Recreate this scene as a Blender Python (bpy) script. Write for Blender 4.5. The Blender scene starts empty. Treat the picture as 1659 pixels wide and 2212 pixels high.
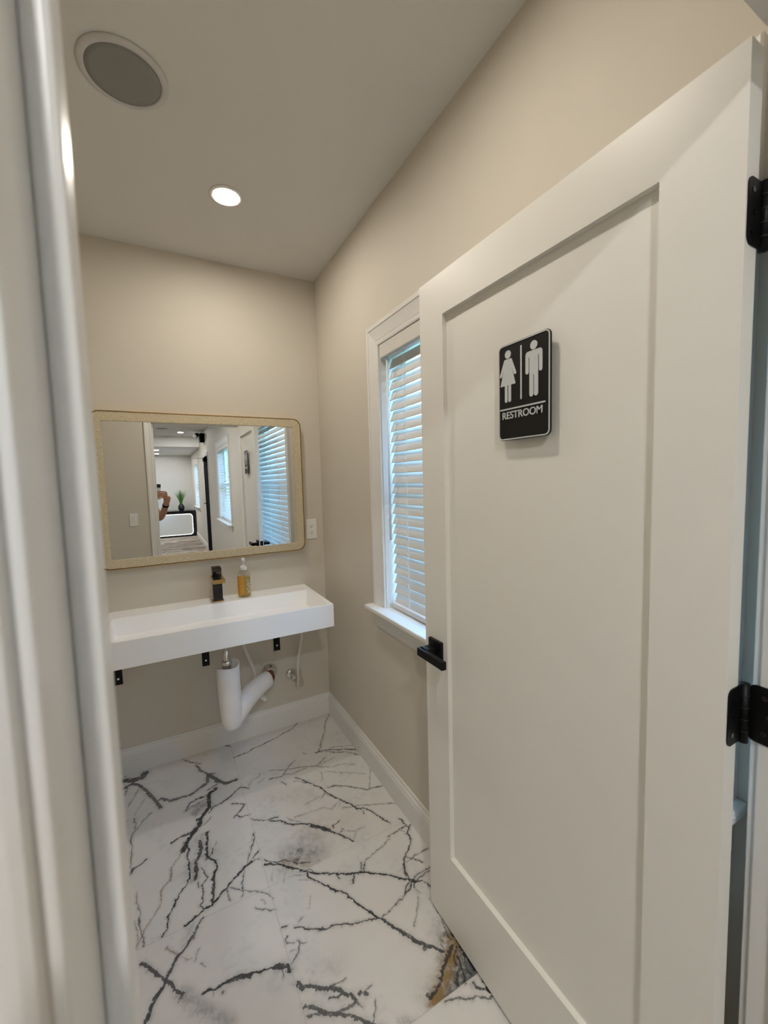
import bpy, bmesh, math, random
import numpy as np
from mathutils import Vector, Matrix

C = bpy.context.scene.collection
rnd = random.Random(7)

# ---------------------------------------------------------------- camera
cam_d = bpy.data.cameras.new('camera')
cam = bpy.data.objects.new('camera', cam_d)
C.objects.link(cam)
bpy.context.scene.camera = cam
right = Vector((0.87982568, -0.47451071, -0.02731961))
up = Vector((0.06134901, 0.05637769, 0.99652288))
fwd = Vector((0.47132057, 0.87844245, -0.0787133))
CAM = Vector((-0.8665, -2.41107, 1.46372))
m = Matrix((right, up, -fwd)).transposed().to_4x4()
m.translation = CAM
cam.matrix_world = m
cam_d.sensor_fit = 'HORIZONTAL'
cam_d.sensor_width = 36.0
cam_d.lens = 897.143 / 1659 * 36
cam_d.clip_start = 0.005
cam_d.clip_end = 200
cam_d.dof.use_dof = True
cam_d.dof.focus_distance = 2.2
cam_d.dof.aperture_fstop = 8.5

# ---------------------------------------------------------------- sky, exposure
W = bpy.data.worlds.new('daylight')
bpy.context.scene.world = W
W.use_nodes = True
wn, wl = W.node_tree.nodes, W.node_tree.links
wn.clear()
wo = wn.new('ShaderNodeOutputWorld')
wb = wn.new('ShaderNodeBackground')
wt = wn.new('ShaderNodeTexCoord')
wsep = wn.new('ShaderNodeSeparateXYZ')
wr = wn.new('ShaderNodeValToRGB')
wl.new(wt.outputs['Generated'], wsep.inputs[0])
wl.new(wsep.outputs['Z'], wr.inputs[0])
wl.new(wr.outputs[0], wb.inputs['Color'])
wl.new(wb.outputs[0], wo.inputs[0])
wr.color_ramp.elements[0].position = 0.0
wr.color_ramp.elements[0].color = (0.46, 0.72, 1.0, 1)
wr.color_ramp.elements[1].position = 0.7
wr.color_ramp.elements[1].color = (0.26, 0.52, 1.0, 1)
SKY = 11.0
wb.inputs['Strength'].default_value = SKY
LED = 256.0         # radiance of the recessed bathroom light
HALL = 870.0        # radiance of the hall's recessed lights

vs = bpy.context.scene.view_settings
vs.view_transform = 'Standard'
vs.look = 'None'
vs.exposure = 0.0
vs.gamma = 1.0
vs.use_curve_mapping = False
cy = bpy.context.scene.cycles
cy.use_denoising = True
cy.max_bounces = 14
cy.diffuse_bounces = 8
cy.transparent_max_bounces = 24
cy.sample_clamp_indirect = 6.0

# ---------------------------------------------------------------- materials
MATS = {}
def mat(name, col, rough=0.5, metal=0.0, emit=None, spec=0.5, noise=0.0, nscale=40.0, bump=0.0, bscale=300.0, coat=0.0):
    m = bpy.data.materials.new(name)
    m.use_nodes = True
    nt = m.node_tree
    b = nt.nodes['Principled BSDF']
    b.inputs['Base Color'].default_value = (*col, 1)
    b.inputs['Roughness'].default_value = rough
    b.inputs['Metallic'].default_value = metal
    b.inputs['Specular IOR Level'].default_value = spec
    b.inputs['Coat Weight'].default_value = coat
    if emit:
        b.inputs['Emission Color'].default_value = (*emit[0], 1)
        b.inputs['Emission Strength'].default_value = emit[1]
    if noise or bump:
        tc = nt.nodes.new('ShaderNodeTexCoord')
        if noise:
            n = nt.nodes.new('ShaderNodeTexNoise')
            n.inputs['Scale'].default_value = nscale
            n.inputs['Detail'].default_value = 6
            nt.links.new(tc.outputs['Object'], n.inputs['Vector'])
            r = nt.nodes.new('ShaderNodeValToRGB')
            r.color_ramp.elements[0].position = 0.3
            r.color_ramp.elements[1].position = 0.7
            r.color_ramp.elements[0].color = (*[c * (1 - noise) for c in col], 1)
            r.color_ramp.elements[1].color = (*[min(1, c * (1 + noise)) for c in col], 1)
            nt.links.new(n.outputs['Fac'], r.inputs[0])
            nt.links.new(r.outputs[0], b.inputs['Base Color'])
        if bump:
            n2 = nt.nodes.new('ShaderNodeTexNoise')
            n2.inputs['Scale'].default_value = bscale
            n2.inputs['Detail'].default_value = 3
            nt.links.new(tc.outputs['Object'], n2.inputs['Vector'])
            bp = nt.nodes.new('ShaderNodeBump')
            bp.inputs['Strength'].default_value = bump
            bp.inputs['Distance'].default_value = 0.001
            nt.links.new(n2.outputs['Fac'], bp.inputs['Height'])
            nt.links.new(bp.outputs[0], b.inputs['Normal'])
    MATS[name] = m
    return m

WALLC = (0.615, 0.57, 0.49)
m_wall = mat('greige_wall_paint', WALLC, 0.62, noise=0.012, nscale=3, bump=0.12, bscale=420, spec=0.35)
m_ceil = mat('flat_ceiling_paint', (0.71, 0.70, 0.67), 0.8, noise=0.01, nscale=3, bump=0.1, bscale=500, spec=0.2)
m_trim = mat('semi_gloss_trim_paint', (0.76, 0.745, 0.71), 0.33, noise=0.01, nscale=6, bump=0.03, bscale=150)
m_door = mat('door_enamel', (0.80, 0.785, 0.73), 0.36, noise=0.01, nscale=5, bump=0.05, bscale=220)
m_slat = mat('faux_wood_slat', (0.68, 0.655, 0.61), 0.42, noise=0.03, nscale=30)
m_vinyl = mat('white_vinyl', (0.80, 0.82, 0.83), 0.35, noise=0.01, nscale=5)
m_black = mat('matte_black_metal', (0.003, 0.003, 0.0033), 0.42, spec=0.22, noise=0.2, nscale=60)
m_matte = mat('flat_black_paint', (0.004, 0.004, 0.0045), 0.9, spec=0.03, noise=0.2, nscale=40)
m_gloss = mat('gloss_black', (0.006, 0.006, 0.007), 0.12, noise=0.1, nscale=30)
m_signb = mat('black_sign_plastic', (0.007, 0.0065, 0.006), 0.5, spec=0.28, noise=0.15, nscale=200)
m_signg = mat('grey_sign_raised', (0.56, 0.58, 0.58), 0.45, noise=0.03, nscale=120)
m_chrome = mat('chrome', (0.72, 0.70, 0.66), 0.16, metal=1.0, noise=0.03, nscale=80)
m_gold = mat('brushed_gold', (0.62, 0.40, 0.14), 0.25, metal=1.0, noise=0.06, nscale=90)
m_solid = mat('white_solid_surface', (0.93, 0.925, 0.915), 0.28, noise=0.006, nscale=8)
m_pvc = mat('white_soft_pvc', (0.90, 0.875, 0.855), 0.45, noise=0.02, nscale=18)
m_hose = mat('white_hose', (0.72, 0.70, 0.66), 0.4, noise=0.02, nscale=50)
m_copper = mat('brown_copper_pipe', (0.22, 0.085, 0.045), 0.4, metal=0.6, noise=0.2, nscale=60)
m_plate = mat('white_plate_plastic', (0.82, 0.80, 0.77), 0.3, noise=0.01, nscale=40)
m_slot = mat('dark_slot', (0.02, 0.02, 0.02), 0.6, noise=0.1, nscale=40)
m_ring = mat('speaker_ring_paint', (0.58, 0.57, 0.56), 0.6, noise=0.01)
m_grille = mat('speaker_grille_paint', (0.255, 0.25, 0.235), 0.7, noise=0.05, nscale=500, bump=0.4, bscale=900)
m_grout = mat('pale_grout', (0.62, 0.60, 0.57), 0.8, noise=0.05, nscale=60)
m_lens = mat('lit_diffuser', (0.9, 0.9, 0.88), 0.5, emit=((1.0, 0.915, 0.805), LED), noise=0.01)
m_hlens = mat('lit_hall_diffuser', (0.9, 0.9, 0.88), 0.5, emit=((1.0, 0.985, 0.965), HALL), noise=0.01)
m_strip = mat('led_strip', (0.9, 0.9, 0.9), 0.5, emit=((0.95, 1.0, 1.0), 3.0), noise=0.01)
m_frost = mat('frosted_panel', (0.72, 0.74, 0.74), 0.25, noise=0.01, nscale=9)
m_hallw = mat('hall_wall_paint', (0.60, 0.585, 0.56), 0.6, noise=0.012, nscale=3, bump=0.1, bscale=420, spec=0.35)
m_vase = mat('dark_glazed_vase', (0.012, 0.016, 0.026), 0.25, noise=0.2, nscale=40)
m_blade = mat('green_blade', (0.07, 0.19, 0.035), 0.5, noise=0.35, nscale=25)
m_lawn = mat('lawn', (0.10, 0.20, 0.05), 0.9, noise=0.35, nscale=6)
m_skin = mat('tan_skin', (0.40, 0.20, 0.12), 0.5, noise=0.05, nscale=40, bump=0.1)
m_shirt = mat('white_cotton', (0.74, 0.74, 0.74), 0.85, noise=0.02, nscale=90, bump=0.2)
m_jeans = mat('dark_denim', (0.035, 0.045, 0.075), 0.85, noise=0.15, nscale=160, bump=0.2)
m_hair = mat('dark_hair', (0.018, 0.013, 0.010), 0.5, noise=0.4, nscale=120)
m_shoe = mat('black_shoe', (0.02, 0.02, 0.02), 0.5, noise=0.1)
m_white = mat('eye_white', (0.8, 0.8, 0.78), 0.3, noise=0.01)
m_silver = mat('silver_phone', (0.62, 0.64, 0.66), 0.25, metal=0.3, noise=0.02)
m_mirror = mat('mirror_silvering', (0.86, 0.88, 0.88), 0.0, metal=1.0)
m_amber = mat('amber_soap_panel', (0.52, 0.26, 0.025), 0.25, noise=0.06, nscale=40)

# linen covered mirror frame: crossed thread waves
m_linen = mat('beige_linen', (0.62, 0.53, 0.36), 0.75)
nt = m_linen.node_tree
tc = nt.nodes.new('ShaderNodeTexCoord')
w1 = nt.nodes.new('ShaderNodeTexNoise'); w1.inputs['Scale'].default_value = 1.0
mp1 = nt.nodes.new('ShaderNodeMapping'); mp1.inputs['Scale'].default_value = (60, 60, 900)
mp2 = nt.nodes.new('ShaderNodeMapping'); mp2.inputs['Scale'].default_value = (900, 60, 60)
w2 = nt.nodes.new('ShaderNodeTexNoise'); w2.inputs['Scale'].default_value = 1.0
for mp, w in ((mp1, w1), (mp2, w2)):
    nt.links.new(tc.outputs['Object'], mp.inputs[0]); nt.links.new(mp.outputs[0], w.inputs['Vector'])
ad = nt.nodes.new('ShaderNodeMath'); ad.operation = 'ADD'
nt.links.new(w1.outputs['Fac'], ad.inputs[0]); nt.links.new(w2.outputs['Fac'], ad.inputs[1])
rp = nt.nodes.new('ShaderNodeValToRGB')
rp.color_ramp.elements[0].position = 0.75; rp.color_ramp.elements[0].color = (0.42, 0.34, 0.20, 1)
rp.color_ramp.elements[1].position = 1.25; rp.color_ramp.elements[1].color = (0.70, 0.62, 0.45, 1)
hm = nt.nodes.new('ShaderNodeMath'); hm.operation = 'MULTIPLY'; hm.inputs[1].default_value = 0.5
nt.links.new(ad.outputs[0], hm.inputs[0])
rp.color_ramp.elements[0].position = 0.38; rp.color_ramp.elements[1].position = 0.62
nt.links.new(hm.outputs[0], rp.inputs[0])
nt.links.new(rp.outputs[0], nt.nodes['Principled BSDF'].inputs['Base Color'])

def glass_mat(name, tint, gloss=0.08):
    m = bpy.data.materials.new(name); m.use_nodes = True
    nt = m.node_tree; nt.nodes.clear()
    o = nt.nodes.new('ShaderNodeOutputMaterial')
    tr = nt.nodes.new('ShaderNodeBsdfTransparent'); tr.inputs[0].default_value = (*tint, 1)
    gl = nt.nodes.new('ShaderNodeBsdfGlossy'); gl.inputs['Roughness'].default_value = 0.02
    lw = nt.nodes.new('ShaderNodeLayerWeight'); lw.inputs[0].default_value = 0.5
    p5 = nt.nodes.new('ShaderNodeMath'); p5.operation = 'POWER'; p5.inputs[1].default_value = 5.0
    fr = nt.nodes.new('ShaderNodeMath'); fr.operation = 'MULTIPLY_ADD'; fr.inputs[1].default_value = 0.9; fr.inputs[2].default_value = 0.04
    nt.links.new(lw.outputs['Facing'], p5.inputs[0]); nt.links.new(p5.outputs[0], fr.inputs[0])
    mx = nt.nodes.new('ShaderNodeMixShader')
    nt.links.new(fr.outputs[0], mx.inputs[0]); nt.links.new(tr.outputs[0], mx.inputs[1]); nt.links.new(gl.outputs[0], mx.inputs[2])
    nt.links.new(mx.outputs[0], o.inputs[0])
    return m
m_pane = glass_mat('window_glass', (0.94, 0.98, 0.98))
m_bottle = glass_mat('clear_plastic', (0.93, 0.92, 0.88))
m_soap = glass_mat('pale_gold_liquid', (0.90, 0.82, 0.55))
m_film = glass_mat('clear_film', (0.93, 0.93, 0.91))

# ---------------------------------------------------------------- helpers
ORG = {}
def link(o, parent=None):
    C.objects.link(o)
    if parent is not None:
        o.parent = parent
    return o

def tag(o, label=None, cat=None, group=None, kind=None):
    if label: o['label'] = label
    if cat: o['category'] = cat
    if group: o['group'] = group
    if kind: o['kind'] = kind
    return o

def thing(name, loc, label, cat, group=None, kind=None):
    o = bpy.data.objects.new(name, None)
    o.empty_display_size = 0.05
    o.location = loc
    C.objects.link(o)
    ORG[o] = Vector(loc)
    return tag(o, label, cat, group, kind)

def obj(name, bm, material, parent=None, bevel=0.0, smooth=False, label=None, seg=2, recalc=True):
    """Link a bmesh built in world metres as one mesh object."""
    if recalc:
        bmesh.ops.recalc_face_normals(bm, faces=bm.faces[:])
    if parent is not None:
        org = ORG[parent]
    else:
        xs = [v.co for v in bm.verts]
        org = Vector(((min(v.x for v in xs) + max(v.x for v in xs)) / 2,
                      (min(v.y for v in xs) + max(v.y for v in xs)) / 2,
                      min(v.z for v in xs)))
    bmesh.ops.translate(bm, verts=bm.verts[:], vec=-org)
    me = bpy.data.meshes.new(name)
    bm.to_mesh(me); bm.free()
    me.materials.append(material)
    if smooth:
        for p in me.polygons: p.use_smooth = True
    o = bpy.data.objects.new(name, me)
    link(o, parent)
    if parent is None:
        o.location = org
    ORG[o] = org
    if bevel:
        md = o.modifiers.new('bevel', 'BEVEL'); md.width = bevel; md.segments = seg
        md.limit_method = 'ANGLE'; md.angle_limit = math.radians(40)
    if label: o['label'] = label
    return o

def nb(): return bmesh.new()

def box(bm, x0, x1, y0, y1, z0, z1):
    v = [bm.verts.new(p) for p in ((x0, y0, z0), (x1, y0, z0), (x1, y1, z0), (x0, y1, z0), (x0, y0, z1), (x1, y0, z1), (x1, y1, z1), (x0, y1, z1))]
    for f in ((0, 3, 2, 1), (4, 5, 6, 7), (0, 1, 5, 4), (1, 2, 6, 5), (2, 3, 7, 6), (3, 0, 4, 7)):
        bm.faces.new([v[i] for i in f])
    return bm

def bx(*a): return box(nb(), *a)

def basis(d):
    d = Vector(d).normalized()
    a = Vector((0, 0, 1)) if abs(d.z) < 0.9 else Vector((1, 0, 0))
    u = d.cross(a).normalized()
    return u, d.cross(u).normalized(), d

def rings(bm, rs, cap0=True, cap1=True, closed=True):
    loops = [[bm.verts.new(p) for p in r] for r in rs]
    n = len(loops[0])
    for a, b in zip(loops, loops[1:]):
        for i in range(n if closed else n - 1):
            j = (i + 1) % n
            bm.faces.new((a[i], a[j], b[j], b[i]))
    if closed:
        if cap0: bm.faces.new(loops[0][::-1])
        if cap1: bm.faces.new(loops[-1])
    return bm

def cyl(bm, p0, p1, r0, r1=None, n=20, cap=True):
    p0, p1 = Vector(p0), Vector(p1)
    r1 = r0 if r1 is None else r1
    u, v, d = basis(p1 - p0)
    cs = [(math.cos(2 * math.pi * i / n), math.sin(2 * math.pi * i / n)) for i in range(n)]
    return rings(bm, [[p0 + (u * c + v * s) * r0 for c, s in cs], [p1 + (u * c + v * s) * r1 for c, s in cs]], cap, cap)

def lathe(bm, prof, c, axis=(0, 0, 1), n=28, cap0=True, cap1=True):
    """prof: (radius, distance along axis) pairs from c."""
    c = Vector(c); u, v, d = basis(axis)
    cs = [(math.cos(2 * math.pi * i / n), math.sin(2 * math.pi * i / n)) for i in range(n)]
    return rings(bm, [[c + d * h + (u * a + v * b) * max(r, 1e-5) for a, b in cs] for r, h in prof], cap0, cap1)

def spline(pts, k=6):
    P = [Vector(p) for p in pts]
    P = [P[0] * 2 - P[1]] + P + [P[-1] * 2 - P[-2]]
    out = []
    for i in range(1, len(P) - 2):
        a, b, c, d = P[i - 1:i + 3]
        for j in range(k):
            t = j / k
            out.append(0.5 * ((2 * b) + (c - a) * t + (2 * a - 5 * b + 4 * c - d) * t * t + (3 * b - a - 3 * c + d) * t ** 3))
    out.append(P[-2])
    return out

def tube(bm, pts, r, n=12, cap=True):
    pts = [Vector(p) for p in pts]
    rr = r if isinstance(r, (list, tuple)) else [r] * len(pts)
    d0 = (pts[1] - pts[0]).normalized()
    u, v, _ = basis(d0)
    rs = []
    for i, p in enumerate(pts):
        d = (pts[min(i + 1, len(pts) - 1)] - pts[max(i - 1, 0)]).normalized()
        u = (u - d * u.dot(d)).normalized(); v = d.cross(u)
        rs.append([p + (u * math.cos(2 * math.pi * k / n) + v * math.sin(2 * math.pi * k / n)) * rr[i] for k in range(n)])
    return rings(bm, rs, cap, cap)

def prism(bm, poly, to3, d0, d1):
    """poly of (a, b); to3(a, b, d) -> xyz; extruded between d0 and d1."""
    return rings(bm, [[to3(a, b, d0) for a, b in poly], [to3(a, b, d1) for a, b in poly]])

def rrect(a0, a1, b0, b1, r, n=8):
    out = []
    for cx, cy_, s in ((a1 - r, b1 - r, 0), (a0 + r, b1 - r, 90), (a0 + r, b0 + r, 180), (a1 - r, b0 + r, 270)):
        for i in range(n + 1):
            t = math.radians(s + 90 * i / n)
            out.append((cx + r * math.cos(t), cy_ + r * math.sin(t)))
    return out

def frame_ring(bm, outer, inner, to3, d0, d1):
    """a closed ring between two outlines of equal vertex count, from depth d0 to d1."""
    L = [[bm.verts.new(to3(a, b, d)) for a, b in o] for o, d in ((outer, d0), (outer, d1), (inner, d1), (inner, d0))]
    n = len(outer)
    for k in range(4):
        A, B = L[k], L[(k + 1) % 4]
        for i in range(n):
            j = (i + 1) % n
            bm.faces.new((A[i], A[j], B[j], B[i]))
    return bm

def moulding(bm, path, prof, to3, outsign=1):
    """sweep prof [(distance outwards from the path, height off the wall)] along a polyline (a, b) with mitred corners."""
    P = [Vector(p) for p in path]
    rs = []
    for i, p in enumerate(P):
        ds = []
        if i > 0: ds.append((P[i] - P[i - 1]).normalized())
        if i < len(P) - 1: ds.append((P[i + 1] - P[i]).normalized())
        ns = [Vector((-d.y, d.x)) * outsign for d in ds]
        nn = sum(ns, Vector((0, 0))).normalized()
        k = 1.0 / max(0.3, nn.dot(ns[0]))
        rs.append([to3(p.x + nn.x * o * k, p.y + nn.y * o * k, h) for o, h in prof])
    return rings(bm, rs)

def cells(bm, a0, a1, b0, b1, holes, to3, d0, d1):
    """a wall slab in (a, b) with rectangular holes, as a grid of prisms without inner faces."""
    A = sorted({a0, a1, *[h[0] for h in holes], *[h[1] for h in holes]})
    Bv = sorted({b0, b1, *[h[2] for h in holes], *[h[3] for h in holes]})
    def solid(i, j):
        if i < 0 or j < 0 or i >= len(A) - 1 or j >= len(Bv) - 1: return False
        ca, cb = (A[i] + A[i + 1]) / 2, (Bv[j] + Bv[j + 1]) / 2
        return not any(h[0] < ca < h[1] and h[2] < cb < h[3] for h in holes)
    vd = {}
    def V(i, j, d):
        if (i, j, d) not in vd: vd[(i, j, d)] = bm.verts.new(to3(A[i], Bv[j], d0 if d == 0 else d1))
        return vd[(i, j, d)]
    for i in range(len(A) - 1):
        for j in range(len(Bv) - 1):
            if not solid(i, j): continue
            bm.faces.new((V(i, j, 0), V(i + 1, j, 0), V(i + 1, j + 1, 0), V(i, j + 1, 0)))
            bm.faces.new((V(i, j, 1), V(i, j + 1, 1), V(i + 1, j + 1, 1), V(i + 1, j, 1)))
            for di, dj, e in ((-1, 0, ((0, 0), (0, 1))), (1, 0, ((1, 0), (1, 1))), (0, -1, ((0, 0), (1, 0))), (0, 1, ((0, 1), (1, 1)))):
                if not solid(i + di, j + dj):
                    (p, q), (r_, s) = e
                    bm.faces.new((V(i + p, j + q, 0), V(i + r_, j + s, 0), V(i + r_, j + s, 1), V(i + p, j + q, 1)))
    return bm

def struct(name, bm, material, label, parent=None, **k):
    o = obj(name, bm, material, parent, **k)
    if parent is None:
        o['kind'] = 'structure'; o['label'] = label
    return o

def empty_struct(name, loc, label):
    o = thing(name, loc, label, None); o['kind'] = 'structure'
    return o

def copy_part(o, parent, loc=None):
    c = o.copy(); C.objects.link(c); c.parent = parent
    if loc is not None: c.location = loc
    ORG[c] = ORG[o]
    return c

XW = lambda a, b, d: (d, a, b)       # plane of the right wall: a = y, b = z, d = x
YW = lambda a, b, d: (a, d, b)       # plane of back / door walls: a = x, b = z, d = y
CEIL, HCEIL, SOFF = 2.628, 2.56, 2.325
XL = -1.62                            # bathroom's left wall (not in view)
HL, HB = -2.7, -11.3                  # hall's left wall, far wall
DW0, DW1 = -2.138, -2.252             # door wall, bathroom side and hall side

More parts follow.
